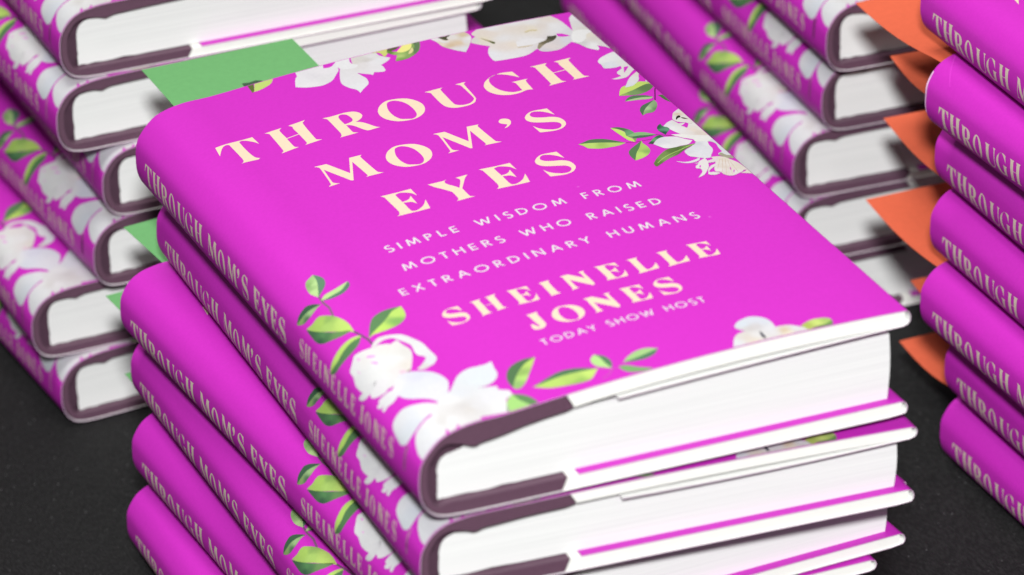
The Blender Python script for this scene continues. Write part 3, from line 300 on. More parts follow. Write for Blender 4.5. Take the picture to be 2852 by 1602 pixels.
0|,,252,235,214|-306,8435 -13,-93 -262,-97 256,-86 -9,-98 -4,4 -5,5 -7,4 -1,3 -4,3 -30,1 -82,-4 -107,-6 -82,-5 -30,-3 -5,-3 -4,-4 -11,-10 -9,-11 -7,-10 10,144 2,-5 3,-6 5,-5 1,-4 3,-2 29,0 76,4 102,6 87,6 -306,103 8,16 306,110 -63,6 -75,6 -59,5 -33,2 -17,0 -15,-3 -14,-11 -11,-15 -9,-12 -3,92 6,-7 7,-9 8,-7 3,-4 3,-2 27,-3 72,-7 95,-8 75,-6 33,-2 13,0 11,3 14,7 12,10
0|,,252,235,214|-478,7978 31,-12 29,-15 26,-18 22,-20 18,-23 9,-26 -2,-31 -12,-34 -15,-30 -19,-21 -23,-17 -27,-13 -30,-12 -34,-9 -33,-5 -32,0 -32,4 -30,7 -27,10 -25,12 -22,15 -20,18 -16,21 -12,20 -5,19 0,18 2,19 5,22 8,23 13,20 20,19 25,17 27,14 28,10 31,7 30,3 31,-1 31,-4
1|M|-406,7892 16,-6 10,-6 6,-8 5,-11 2,-12 -3,-13 -9,-12 -14,-12 -17,-12 -21,-9 -25,-9 -29,-6 -34,-4 -37,-3 -36,0 -32,1 -29,3 -26,4 -20,5 -16,7 -12,9 -10,9 -7,10 -3,11 2,10 7,10 8,11 7,13 10,13 16,12 24,9 31,6 33,4 36,2 37,-1 36,-3 35,-6 33,-8
0|,,252,235,214|-303,7567 -12,-90 -262,-92 255,-83 -8,-93 -4,4 -5,4 -7,4 -2,3 -4,3 -30,1 -81,-3 -107,-6 -82,-5 -31,-3 -5,-3 -3,-4 -11,-9 -9,-11 -7,-10 10,139 2,-5 3,-6 5,-5 0,-3 3,-3 29,0 77,4 102,6 87,5 -306,99 7,16 307,105 -64,5 -74,6 -59,5 -33,2 -18,0 -14,-3 -14,-10 -11,-14 -9,-12 -3,88 6,-7 7,-9 8,-7 2,-3 4,-2 27,-3 72,-7 95,-7 74,-6 34,-2 13,1 11,2 14,7 12,9
0|,,252,235,214|-358,7144 12,-7 12,-11 7,-11 2,-11 -3,-12 -6,-11 -9,-9 -13,-9 -14,-4 -17,-1 -18,4 -17,5 -16,7 -14,9 -12,10 -11,11 -10,12 -7,11 -3,9 -1,8 0,7 8,-10 11,-11 10,-9 9,-7 9,-4 8,-4 6,7 6,7 8,8 8,7 9,7 10,4 11,2 13,0
0|,,252,235,214|-394,6938 18,-10 18,-13 15,-14 14,-16 12,-17 8,-18 3,-19 -1,-20 -1,-21 -3,-23 -3,-24 -2,-21 -136,-9 19,11 23,12 21,13 18,13 15,13 13,14 10,17 8,18 3,16 -5,14 -9,13 -11,9 -12,8 -14,4 -14,1 -14,-3 -14,-6 -13,-11 -11,-15 -10,-19 -9,-20 -7,-22 -6,-23 -9,-20 -13,-19 -16,-16 -20,-12 -25,-7 -30,-4 -27,1 -23,4 -21,8 -19,11 -18,14 -15,18 -11,19 -8,22 -4,23 0,27 6,33 9,37 8,31 141,5 -18,-7 -22,-7 -21,-9 -17,-12 -15,-13 -15,-15 -13,-19 -12,-21 -8,-20 -2,-17 3,-16 7,-15 10,-12 14,-11 15,-8 16,-4 16,0 15,3 14,7 12,10 11,16 11,22 11,27 11,26 11,24 12,23 14,19 17,14 19,10 19,5 19,2 19,-3
0|,,252,235,214|-302,6444 -4,-34 -5,-40 -4,-42 -2,-42 -1,-44 -1,-37 -138,-1 14,4 16,4 15,5 11,5 9,5 10,7 9,8 10,10 9,11 8,12 8,13 4,11 0,12 -3,11 -5,9 0,5 -2,4 -15,2 -38,0 -52,-2 -43,-1 1,-13 2,-15 3,-13 5,-10 7,-10 8,-8 12,-8 13,-6 11,-6 -153,4 11,4 13,6 12,5 10,6 8,7 6,6 3,7 1,8 1,7 3,9 4,10 2,8 -45,0 -53,1 -42,-1 -20,-2 -8,-4 -5,-5 -5,-8 -2,-10 1,-12 4,-12 8,-14 9,-14 12,-13 13,-14 17,-13 22,-14 25,-14 21,-11 -155,23 1,26 1,32 2,38 4,50 6,56 4,41 0,14 -2,0 5,-8 8,-9 9,-7 9,-5 11,-3 12,-2 6,-3 8,-1 28,-1 68,2 88,2 69,2 28,1 8,1 7,2 11,5 11,6
0|,,252,235,214|-326,6109 -3,-43 -4,-51 -2,-38 3,-13 6,1 4,1 -12,7 -15,8 -15,6 -15,0 -16,-4 -15,-4 -14,-7 -12,-8 -16,-9 -21,-10 -24,-10 -20,-9 32,-15 38,-18 31,-14 18,-7 11,-2 11,0 14,4 13,7 12,6 4,-99 -11,10 -13,12 -15,12 -17,10 -19,11 -24,13 -33,18 -39,20 -33,18 -42,0 -50,0 -39,0 -18,-1 -6,-2 -5,-4 -8,-8 -6,-11 -6,-9 1,150 5,-5 5,-7 8,-6 7,-4 8,-4 18,-2 35,-1 43,0 37,-1 26,13 31,16 28,15 22,12 18,13 21,11 26,12 28,11
0|,,252,235,214|-298,5729 -4,-34 -5,-40 -4,-42 -2,-42 -2,-44 -1,-37 -137,-1 14,4 16,4 14,5 12,5 9,5 9,7 10,8 10,10 8,11 9,12 8,12 4,12 0,12 -3,11 -5,9 -1,5 -2,4 -14,1 -39,0 -51,-1 -44,-1 2,-13 1,-15 4,-13 5,-10 6,-10 9,-8 12,-8 13,-6 11,-6 -153,3 11,5 13,6 12,5 9,6 8,7 6,6 4,7 1,7 1,8 3,9 3,10 3,8 -45,0 -54,1 -41,-1 -20,-2 -8,-4 -5,-5 -5,-8 -2,-10 1,-12 4,-12 8,-14 9,-14 12,-14 13,-13 17,-13 22,-14 25,-14 21,-11 -155,22 1,27 1,32 2,38 4,50 6,56 4,41 0,14 -2,0 5,-8 8,-9 8,-7 10,-5 11,-3 12,-3 6,-2 8,-1 28,-1 68,2 88,2 69,2 28,1 8,1 7,2 11,4 10,7
0|,,252,235,214|-386,5375 18,-10 17,-13 16,-15 14,-15 11,-17 8,-18 3,-19 0,-21 -2,-20 -2,-24 -3,-24 -3,-20 -136,-9 20,10 23,13 21,12 17,13 16,14 12,14 11,17 7,18 3,16 -4,14 -9,12 -11,10 -12,7 -15,5 -14,1 -14,-3 -13,-7 -13,-10 -11,-16 -10,-19 -9,-20 -7,-21 -7,-23 -9,-21 -13,-18 -16,-16 -19,-12 -26,-8 -29,-3 -27,0 -24,5 -21,7 -19,11 -17,15 -15,17 -12,20 -7,21 -4,24 0,27 5,33 10,37 8,31 141,4 -19,-6 -22,-7 -20,-10 -17,-11 -16,-13 -14,-15 -14,-19 -12,-21 -8,-20 -1,-18 3,-16 6,-14 11,-13 14,-11 15,-7 15,-4 17,-1 15,3 13,7 12,11 12,15 11,23 10,27 11,26 12,24 12,23 14,19 16,14 19,9 19,6 19,2 20,-3
0|,,242,216,204|-347,4532 14,-6 13,-8 12,-9 11,-9 8,-10 7,-11 2,-12 0,-12 -2,-13 -1,-14 -3,-14 -2,-12 -104,-6 15,6 17,8 17,8 13,7 12,8 10,9 8,10 6,11 2,10 -4,8 -7,8 -8,6 -9,4 -11,3 -11,1 -11,-2 -10,-4 -10,-7 -9,-9 -8,-11 -7,-13 -5,-13 -5,-13 -7,-13 -10,-11 -12,-10 -15,-7 -20,-5 -22,-2 -21,1 -18,2 -16,5 -15,7 -13,8 -12,11 -9,12 -6,13 -3,14 0,16 5,20 7,22 6,19 108,3 -14,-4 -17,-4 -15,-6 -14,-7 -12,-8 -11,-9 -10,-11 -9,-13 -6,-12 -2,-11 3,-9 5,-9 8,-8 11,-6 11,-5 12,-2 13,-1 11,2 11,4 9,7 9,9 8,14 8,16 9,16 9,14 9,14 10,12 13,8 15,6 15,3 14,1 15,-1
0|,,242,216,204|-282,4327 7,-88 -4,4 -5,4 -6,4 -3,3 -4,2 -14,2 -33,0 -41,-1 -36,0 11,-65 25,2 29,1 24,0 14,-1 9,-2 9,-1 9,4 9,5 8,5 11,-89 -4,3 -6,5 -7,4 -2,4 -3,3 -23,3 -63,2 -83,3 -63,1 -24,-1 -4,-2 -2,-3 -6,-6 -5,-7 -4,-7 -7,90 3,-3 4,-4 5,-4 2,-2 3,-1 14,-1 35,0 45,0 40,0 -11,65 -31,0 -37,1 -29,-1 -16,0 -9,0 -6,-3 -6,-4 -5,-6 -3,-5 -15,93 5,-4 5,-5 7,-4 0,-3 21,-2 62,-2 83,-2 63,-1 26,-1 7,0 5,2 8,4 7,6
0|,,242,216,204|-266,4008 -3,-21 -4,-25 -3,-25 -1,-27 -2,-27 0,-23 -106,0 10,2 13,3 11,3 9,3 7,3 7,4 8,5 7,7 7,6 6,8 6,7 4,8 0,7 -3,7 -3,5 -1,4 -1,2 -12,1 -29,0 -40,-1 -33,-1 1,-8 1,-9 2,-8 4,-7 6,-5 6,-5 9,-5 10,-4 9,-4 -118,2 8,3 11,4 9,3 7,4 6,4 5,4 2,4 1,5 1,4 2,6 3,6 2,5 -35,0 -41,0 -32,0 -15,-1 -6,-3 -4,-3 -4,-5 -2,-6 1,-7 4,-8 5,-9 8,-8 8,-9 11,-8 13,-8 17,-9 19,-8 16,-7 -119,14 1,16 0,20 2,24 3,31 4,34 3,25 1,9 -2,0 4,-5 6,-5 7,-5 7,-3 8,-2 9,-1 5,-2 6,0 22,-1 52,1 68,1 53,2 22,0 6,1 5,1 9,3 8,4
0|,,242,216,204|-284,3757 4,-81 -10,4 -12,4 -13,4 -10,1 -10,1 -22,1 -45,1 -57,0 -43,1 -20,0 -7,-1 -7,-1 -11,-5 -11,-5 -9,-5 -6,85 4,-4 5,-4 7,-4 4,-1 5,0 21,0 52,-1 67,0 52,-1 23,0 8,0 7,1 12,2 12,4
0|,,242,216,204|-264,3570 0,-68 -153,-90 26,0 31,0 26,0 15,-1 10,0 9,0 10,3 10,3 8,4 1,-52 -5,4 -6,5 -7,4 0,2 0,2 -23,1 -68,-1 -91,-2 -70,1 -26,5 -4,7 -3,6 -5,-1 -4,0 16,11 55,31 77,43 65,37 -41,1 -49,1 -38,0 -17,0 -6,0 -6,-1 -10,-4 -10,-4 -9,-3 -13,60 7,-3 9,-4 9,-4 5,-2 5,-2 20,-1 49,-1 63,0 52,0 27,-1 14,-1 12,0 13,4 11,6
0|,,242,216,204|-248,3287 -3,-21 -4,-25 -3,-25 -1,-27 -1,-27 -1,-23 -106,0 11,2 12,3 11,3 9,3 7,3 7,4 8,5 7,7 7,6 7,8 5,7 4,8 0,7 -3,7 -3,5 -1,4 -1,2 -12,1 -29,0 -39,-1 -34,-1 1,-8 1,-9 3,-8 4,-7 5,-5 6,-5 9,-5 10,-4 9,-4 -118,2 9,3 10,4 9,3 7,4 6,4 5,4 2,4 1,5 1,4 3,6 2,6 2,5 -35,0 -41,0 -31,0 -16,-1 -6,-3 -4,-3 -4,-5 -1,-6 0,-7 4,-8 5,-9 8,-8 9,-9 10,-8 13,-8 17,-9 19,-8 16,-7 -119,14 1,16 0,20 2,24 3,31 5,34 3,25 0,9 -3,0 5,-5 6,-5 7,-5 7,-3 9,-2 9,-1 5,-2 5,0 22,-1 52,1 68,1 53,2 22,0 6,1 5,1 9,3 8,4
0|,,242,216,204|-264,3026 4,-83 -8,4 -9,5 -10,3 -8,2 -9,2 -23,1 -52,0 -67,1 -52,-1 -24,-2 -8,-4 -4,-5 -1,-10 5,-11 8,-12 11,-12 14,-11 15,-10 16,-10 16,-9 14,-7 -119,13 -1,21 -1,25 -2,27 -4,31 -4,32 -4,27 9,-5 11,-5 11,-5 4,-3 4,-2 23,-1 58,-1 75,0 58,0 23,1 5,1 3,2 9,3 8,5
0|,,242,216,204|-258,2774 4,-83 -8,4 -9,5 -10,3 -8,3 -8,1 -24,1 -52,0 -67,1 -52,-1 -23,-2 -9,-4 -4,-5 -1,-10 5,-11 8,-12 11,-11 14,-12 15,-10 16,-10 16,-9 14,-7 -119,13 -1,21 -1,25 -2,27 -4,31 -4,32 -4,27 9,-5 11,-5 11,-5 4,-3 4,-2 23,-1 58,-1 75,0 58,0 23,1 5,1 4,2 8,3 8,5
0|,,242,216,204|-229,2520 -4,-21 -3,-25 -3,-26 -2,-26 -1,-27 -1,-23 -106,0 11,2 12,3 12,3 8,3 7,3 8,4 7,5 7,6 7,7 7,7 6,8 3,7 0,8 -3,6 -3,6 -1,3 -1,2 -11,1 -30,0 -39,0 -34,-1 1,-8 1,-9 3,-8 4,-7 5,-6 7,-5 8,-4 11,-5 8,-3 -118,2 9,3 10,3 9,4 7,4 7,4 4,4 3,4 0,4 2,5 2,6 2,6 3,5 -35,0 -41,0 -32,0 -16,-2 -6,-2 -4,-3 -3,-5 -2,-6 1,-7 3,-8 6,-9 7,-8 9,-9 10,-8 13,-8 17,-9 19,-8 16,-7 -119,14 1,16 1,20 1,23 4,31 4,35 3,25 0,9 -2,0 5,-5 5,-5 7,-5 8,-3 8,-2 9,-1 5,-2 6,-1 21,0 53,1 68,1 52,2 22,0 6,1 5,1 9,3 8,4
0|,,242,216,204|-237,2135 8,-85 -10,4 -12,4 -12,4 -10,1 -11,1 -20,1 -37,0 -47,-1 -40,0 -25,0 -18,1 -15,3 -14,4 -11,6 -10,7 -9,7 -7,9 -5,10 -1,10 2,12 3,10 3,9 4,9 9,6 18,2 22,0 20,-1 17,-3 16,-4 13,-4 -7,-4 -8,-5 -9,-4 -8,-3 -8,-3 -9,-3 -10,-2 -11,-2 -9,-2 -1,-4 0,-4 3,-4 7,-1 11,-1 18,1 31,2 38,3 35,2 29,0 25,0 21,1 17,3 13,4
0|,,242,216,204|-347,1972 24,-8 23,-10 19,-13 17,-14 14,-16 7,-19 -2,-22 -9,-24 -12,-21 -14,-16 -18,-11 -20,-10 -24,-8 -26,-7 -25,-3 -25,0 -24,3 -23,5 -21,7 -19,8 -17,11 -15,13 -13,14 -9,15 -4,13 0,13 2,14 3,15 7,16 10,15 15,13 19,12 21,10 22,7 23,5 23,2 24,0 24,-3
1|M|-291,1911 12,-4 7,-4 5,-6 4,-7 1,-9 -2,-9 -7,-8 -10,-9 -14,-8 -16,-7 -19,-6 -22,-5 -26,-2 -29,-2 -28,0 -24,0 -23,2 -19,3 -16,4 -12,5 -10,6 -7,6 -6,8 -2,7 2,7 5,7 6,8 6,9 7,10 12,8 19,6 24,5 26,3 27,1 29,-1 27,-2 27,-4 26,-6
0|,,242,216,204|-222,1650 1,-69 -153,-90 26,0 31,0 25,0 15,0 10,-1 9,1 11,2 9,4 8,3 1,-52 -5,4 -6,5 -6,4 0,3 0,2 -23,1 -69,-1 -91,-2 -69,0 -26,5 -5,8 -3,6 -4,-1 -5,-1 17,11 55,32 76,43 66,37 -42,1 -49,0 -37,1 -17,0 -6,0 -6,-2 -10,-3 -11,-4 -8,-4 -14,61 8,-4 8,-4 10,-3 4,-3 5,-2 20,-1 49,0 64,0 51,0 27,-1 15,-2 12,1 13,4 10,6
0|,,242,216,204|-205,1368 -3,-21 -4,-25 -3,-26 -2,-26 -1,-27 -1,-23 -105,0 10,2 13,3 11,2 8,3 8,4 7,4 7,5 8,6 6,7 7,7 6,8 3,7 0,8 -2,6 -4,6 0,3 -2,2 -11,1 -30,0 -39,-1 -34,0 1,-8 2,-9 2,-8 4,-7 5,-6 7,-5 9,-5 10,-4 9,-3 -118,2 8,3 10,3 10,4 7,3 6,4 5,5 2,4 1,4 1,5 2,6 3,6 2,5 -35,0 -41,0 -32,0 -15,-2 -6,-2 -4,-3 -4,-5 -2,-7 1,-7 3,-7 6,-9 7,-9 9,-8 11,-8 12,-8 17,-9 19,-8 17,-7 -119,14 0,16 1,20 1,23 4,31 4,35 3,25 0,9 -2,0 5,-5 6,-6 6,-4 8,-3 8,-2 9,-2 5,-1 6,-1 21,0 53,1 68,1 52,1 22,1 6,0 6,2 8,3 8,4
0|,,242,216,204|-268,1082 14,-6 13,-8 12,-9 11,-10 8,-10 7,-12 2,-11 0,-13 -2,-13 -1,-14 -3,-15 -2,-12 -104,-6 15,6 17,8 17,8 13,8 12,8 10,9 8,10 5,11 3,11 -4,8 -7,8 -8,6 -10,4 -10,3 -11,1 -11,-2 -11,-4 -9,-7 -9,-9 -8,-12 -7,-12 -5,-14 -5,-14 -7,-13 -10,-11 -12,-10 -15,-8 -20,-4 -22,-2 -21,0 -18,3 -17,5 -14,6 -13,9 -12,11 -9,12 -6,14 -3,14 0,17 4,20 8,23 6,19 108,3 -14,-4 -17,-4 -15,-6 -14,-7 -12,-8 -11,-10 -10,-11 -9,-14 -6,-12 -2,-11 3,-10 5,-8 8,-8 11,-7 11,-5 12,-2 13,-1 11,2 11,5 9,6 9,10 8,14 8,16 9,16 9,15 9,15 10,11 13,9 15,6 15,3 14,1 15,-1
0|,,254,247,254|1839,5437 -13,11 -12,3 -13,-3 -11,-8 -6,-12 -2,-15 4,-14 7,-9 48,-15 23,-20 11,-26 -1,-29 -14,-25 -23,-17 -28,-6 -28,6 -21,15 17,24 16,-12 16,-4 16,4 13,10 7,13 1,16 -6,14 -11,10 -49,16 -19,21 -8,25 2,26 13,23 21,16 26,5 25,-6 18,-14
0|,,254,247,254|1965,5267 0,203 30,0 0,-203
0|,,254,247,254|2093,5269 28,203 29,-4 -28,-203
1|,,254,247,254|2150,5474 61,-182 -28,-10 -61,183
2|,,254,247,254|2183,5292 61,182 28,-9 -61,-183
3|,,254,247,254|2273,5472 28,-203 -29,-4 -28,203
0|,,254,247,254|2402,5267 0,203 29,0 0,-203
1|,,254,247,254|2416,5474 40,0 3,0 24,-6 22,-17 12,-24 0,-28 -12,-25 -22,-17 -26,-5 -41,-1 0,30 39,0 15,3 12,9 6,13 0,14 -6,13 -12,9 -17,3 3,0 -40,0
0|,,254,247,254|2621,5267 0,203 29,0 0,-203
1|,,254,247,254|2636,5294 83,0 0,-30 -83,0
0|,,254,247,254|2827,5267 0,203 30,0 0,-203
1|,,254,247,254|2842,5472 87,0 0,-29 -87,0
2|,,254,247,254|2842,5383 83,0 0,-30 -83,0
3|,,254,247,254|2842,5294 87,0 0,-30 -87,0
0|,,254,247,254|3264,5474 57,-203 -28,-8 -57,203
1|,,254,247,254|3293,5271 54,183 29,-9 -55,-182
2|,,254,247,254|3376,5454 54,-183 -28,-8 -55,182
3|,,254,247,254|3402,5271 57,203 28,-8 -57,-203
0|,,254,247,254|3584,5267 0,203 29,0 0,-203
0|,,254,247,254|3800,5437 -13,11 -12,3 -13,-3 -11,-8 -7,-12 -1,-15 4,-14 7,-9 48,-15 22,-20 12,-26 -2,-29 -13,-25 -23,-17 -29,-6 -28,6 -21,15 18,24 15,-12 16,-4 17,4 13,10 7,13 1,16 -6,14 -11,10 -49,16 -20,21 -8,25 3,26 13,23 21,16 25,5 25,-6 18,-14
0|,,254,247,254|3928,5267 0,203 29,0 0,-203
1|,,254,247,254|3943,5472 44,0 2,0 28,-4 27,-12 23,-20 17,-24 8,-29 0,-30 -8,-28 -17,-25 -23,-19 -27,-13 -30,-4 -44,0 0,30 43,0 22,3 21,9 16,14 12,17 6,21 0,21 -6,20 -12,18 -16,14 -21,9 -23,3 2,0 -44,0
0|,,254,247,254|4386,5366 -4,26 -11,22 -18,18 -23,11 -26,4 -25,-4 -23,-11 -18,-18 -11,-22 -4,-24 4,-24 11,-22 18,-17 23,-12 25,-3 26,3 23,12 18,17 11,22 4,27 29,-5 -5,-31 -16,-30 -24,-24 -31,-16 -35,-5 -34,5 -31,16 -24,24 -16,30 -6,33 6,34 16,30 24,24 31,15 34,5 35,-5 31,-15 24,-24 16,-30 5,-31
0|,,254,247,254|4514,5269 28,203 29,-4 -28,-203
1|,,254,247,254|4571,5474 61,-182 -28,-10 -61,183
2|,,254,247,254|4604,5292 61,182 28,-9 -61,-183
3|,,254,247,254|4694,5472 28,-203 -29,-4 -28,203
0|,,254,247,254|5020,5267 0,203 29,0 0,-203
1|,,254,247,254|5035,5472 83,0 0,-29 -83,0
2|,,254,247,254|5035,5383 79,0 0,-30 -79,0
0|,,254,247,254|5226,5267 0,203 30,0 0,-203
1|,,254,247,254|5241,5474 39,0 3,0 24,-6 22,-17 13,-24 0,-28 -13,-25 -22,-17 -26,-5 -40,-1 0,30 38,0 16,3 12,9 6,13 0,14 -6,13 -12,9 -18,3 3,0 -39,0
2|,,254,247,254|5288,5370 66,-95 -24,-17 -66,96
0|,,254,247,254|5645,5366 -4,26 -12,22 -18,18 -22,11 -26,4 -25,-4 -23,-11 -18,-18 -12,-22 -4,-24 4,-24 12,-22 18,-17 23,-12 25,-3 26,3 22,12 18,17 12,22 4,27 29,-5 -5,-31 -16,-30 -25,-24 -31,-16 -34,-5 -34,5 -31,16 -25,24 -15,30 -6,33 6,34 15,30 25,24 31,15 34,5 34,-5 31,-15 25,-24 16,-30 5,-31
0|,,254,247,254|5772,5269 29,203 29,-4 -29,-203
1|,,254,247,254|5829,5474 62,-182 -28,-10 -62,183
2|,,254,247,254|5863,5292 61,182 28,-9 -61,-183
3|,,254,247,254|5953,5472 28,-203 -29,-4 -29,203
0|,,254,247,254|1750,4604 29,204 29,-4 -28,-204
1|,,254,247,254|1808,4810 61,-183 -28,-10 -61,184
2|,,254,247,254|1841,4627 62,183 28,-9 -62,-184
3|,,254,247,254|1931,4808 29,-204 -29,-4 -29,204
0|,,254,247,254|2248,4701 -4,27 -11,22 -18,17 -23,12 -26,4 -25,-4 -23,-12 -18,-17 -12,-22 -4,-24 4,-25 12,-22 18,-17 23,-11 25,-4 26,4 23,11 18,17 11,22 4,27 30,-5 -6,-31 -16,-30 -24,-24 -32,-16 -34,-5 -34,5 -31,16 -25,24 -16,30 -6,34 6,33 16,31 25,24 31,15 34,5 34,-5 32,-15 24,-24 16,-31 6,-31
0|,,254,247,254|2420,4602 0,204 30,0 0,-204
1|,,254,247,254|2380,4808 110,0 0,-29 -110,0
0|,,254,247,254|2595,4602 0,204 29,0 0,-204
1|,,254,247,254|2723,4602 0,204 29,0 0,-204
2|,,254,247,254|2610,4723 127,0 0,-30 -127,0
0|,,254,247,254|2851,4602 0,204 29,0 0,-204
1|,,254,247,254|2866,4808 88,0 0,-29 -88,0
2|,,254,247,254|2866,4718 83,0 0,-29 -83,0
3|,,254,247,254|2866,4629 88,0 0,-30 -88,0
0|,,254,247,254|3063,4602 0,204 29,0 0,-204
1|,,254,247,254|3077,4810 40,0 3,0 24,-6 22,-17 13,-25 0,-27 -13,-25 -22,-17 -26,-6 -41,0 0,29 39,0 16,4 12,9 6,12 0,15 -6,12 -12,9 -18,4 3,0 -40,0
2|,,254,247,254|3125,4706 66,-96 -24,-17 -66,96
0|,,254,247,254|3375,4773 -13,11 -13,3 -12,-3 -11,-8 -7,-13 -1,-14 4,-14 7,-9 48,-16 23,-19 11,-27 -1,-28 -14,-26 -23,-17 -29,-6 -28,6 -21,15 18,24 15,-12 16,-3 17,3 13,10 7,13 1,16 -6,14 -11,10 -49,16 -20,21 -8,26 3,26 13,23 21,16 25,5 25,-6 19,-15
0|,,254,247,254|3719,4810 57,-204 -29,-8 -57,204
1|,,254,247,254|3747,4606 55,183 29,-8 -55,-184
2|,,254,247,254|3831,4789 55,-183 -29,-9 -55,184
3|,,254,247,254|3857,4606 58,204 28,-8 -57,-204
0|,,254,247,254|4038,4602 0,204 29,0 0,-204
1|,,254,247,254|4166,4602 0,204 29,0 0,-204
2|,,254,247,254|4053,4723 127,0 0,-30 -127,0
0|,,254,247,254|4485,4701 -4,27 -11,22 -18,17 -23,12 -26,4 -25,-4 -23,-12 -18,-17 -12,-22 -4,-24 4,-25 12,-22 18,-17 23,-11 25,-4 26,4 23,11 18,17 11,22 4,27 30,-5 -6,-31 -16,-30 -24,-24 -31,-16 -35,-5 -34,5 -31,16 -25,24 -16,30 -5,34 5,33 16,31 25,24 31,15 34,5 35,-5 31,-15 24,-24 16,-31 6,-31
0|,,254,247,254|4806,4602 0,204 29,0 0,-204
1|,,254,247,254|4820,4810 40,0 3,0 24,-6 22,-17 13,-25 0,-27 -13,-25 -22,-17 -26,-6 -41,0 0,29 39,0 16,4 11,9 7,12 0,15 -7,12 -11,9 -18,4 3,0 -40,0
2|,,254,247,254|4868,4706 66,-96 -25,-17 -66,96
0|,,254,247,254|5027,4607 77,204 28,-11 -77,-203
1|,,254,247,254|5132,4811 77,-204 -28,-10 -77,203
2|,,254,247,254|5070,4684 97,0 0,-30 -97,0
0|,,254,247,254|5302,4602 0,204 30,0 0,-204
0|,,254,247,254|5515,4773 -13,11 -12,3 -13,-3 -11,-8 -7,-13 -1,-14 4,-14 7,-9 48,-16 23,-19 11,-27 -1,-28 -14,-26 -23,-17 -28,-6 -29,6 -21,15 18,24 15,-12 17,-3 16,3 13,10 7,13 1,16 -6,14 -11,10 -49,16 -20,21 -8,26 3,26 13,23 21,16 25,5 26,-6 18,-15
0|,,254,247,254|5640,4602 0,204 29,0 0,-204
1|,,254,247,254|5655,4808 88,0 0,-29 -88,0
2|,,254,247,254|5655,4718 83,0 0,-29 -83,0
3|,,254,247,254|5655,4629 88,0 0,-30 -88,0
0|,,254,247,254|5852,4602 0,204 29,0 0,-204
1|,,254,247,254|5867,4808 44,0 2,0 28,-4 27,-12 23,-20 17,-25 9,-28 0,-30 -9,-29 -17,-25 -23,-19 -27,-13 -30,-4 -44,0 0,30 43,0 23,3 20,9 16,14 12,18 6,20 0,21 -6,21 -12,18 -16,14 -20,8 -25,4 3,0 -44,0
0|,,254,247,254|1427,3920 0,203 30,0 0,-203
1|,,254,247,254|1442,4125 88,0 0,-29 -88,0
2|,,254,247,254|1442,4036 83,0 0,-29 -83,0
3|,,254,247,254|1442,3947 88,0 0,-30 -88,0
0|,,254,247,254|1644,3928 127,203 25,-16 -127,-203
1|,,254,247,254|1669,4131 127,-203 -25,-16 -127,203
0|,,254,247,254|1945,3920 0,203 30,0 0,-203
1|,,254,247,254|1905,4125 110,0 0,-29 -110,0
0|,,254,247,254|2126,3920 0,203 30,0 0,-203
1|,,254,247,254|2141,4127 40,0 3,0 24,-6 22,-17 12,-24 0,-28 -12,-24 -22,-17 -26,-6 -41,0 0,29 38,0 16,3 12,9 6,13 0,14 -6,13 -12,9 -18,3 4,0 -40,0
2|,,254,247,254|2188,4024 66,-96 -24,-16 -66,95
0|,,254,247,254|2355,3925 76,203 28,-10 -77,-203
1|,,254,247,254|2459,4128 76,-203 -27,-10 -77,203
2|,,254,247,254|2397,4002 96,0 0,-30 -96,0
0|,,254,247,254|2828,4019 -4,27 -11,21 -18,18 -23,11 -25,4 -26,-4 -23,-11 -18,-18 -11,-21 -4,-25 4,-24 11,-22 18,-17 23,-11 26,-4 25,4 23,11 18,17 11,22 4,27 30,-5 -6,-31 -16,-30 -24,-24 -31,-15 -34,-6 -35,6 -31,15 -24,24 -16,30 -6,33 6,34 16,30 24,24 31,15 35,5 34,-5 31,-15 24,-24 16,-30 6,-31
0|,,254,247,254|2961,3920 0,203 30,0 0,-203
1|,,254,247,254|2976,4127 39,0 4,0 24,-6 21,-17 13,-24 0,-28 -13,-24 -21,-17 -26,-6 -41,0 0,29 38,0 16,3 12,9 6,13 0,14 -6,13 -12,9 -18,3 3,0 -39,0
2|,,254,247,254|3023,4024 66,-96 -24,-16 -66,95
0|,,254,247,254|3193,3920 0,203 29,0 0,-203
1|,,254,247,254|3207,4125 44,0 2,0 28,-4 28,-12 23,-19 16,-25 9,-29 0,-29 -9,-29 -16,-25 -23,-19 -28,-12 -29,-5 -45,0 0,30 44,0 22,3 20,9 17,14 12,18 6,20 0,21 -6,20 -12,18 -17,14 -20,9 -24,3 2,0 -44,0
0|,,254,247,254|3462,3920 0,203 29,0 0,-203
0|,,254,247,254|3594,3920 0,203 30,0 0,-203
1|,,254,247,254|3621,4131 141,-203 -25,-16 -140,202
2|,,254,247,254|3735,3920 0,203 29,0 0,-203
0|,,254,247,254|3866,3925 77,203 28,-10 -77,-203
1|,,254,247,254|3971,4128 76,-203 -27,-10 -77,203
2|,,254,247,254|3909,4002 96,0 0,-30 -96,0
0|,,254,247,254|4150,3920 0,203 29,0 0,-203
1|,,254,247,254|4164,4127 40,0 3,0 24,-6 22,-17 12,-24 0,-28 -12,-24 -22,-17 -26,-6 -41,0 0,29 39,0 15,3 12,9 6,13 0,14 -6,13 -12,9 -17,3 3,0 -40,0
2|,,254,247,254|4211,4024 66,-96 -24,-16 -66,95
0|,,254,247,254|4400,4130 63,-105 -25,-15 -64,105
1|,,254,247,254|4527,4115 -64,-105 -25,15 64,105
2|,,254,247,254|4465,4021 0,-101 -29,0 0,101
0|,,254,247,254|4827,3920 0,203 29,0 0,-203
1|,,254,247,254|4954,3920 0,203 29,0 0,-203
2|,,254,247,254|4841,4040 127,0 0,-29 -127,0
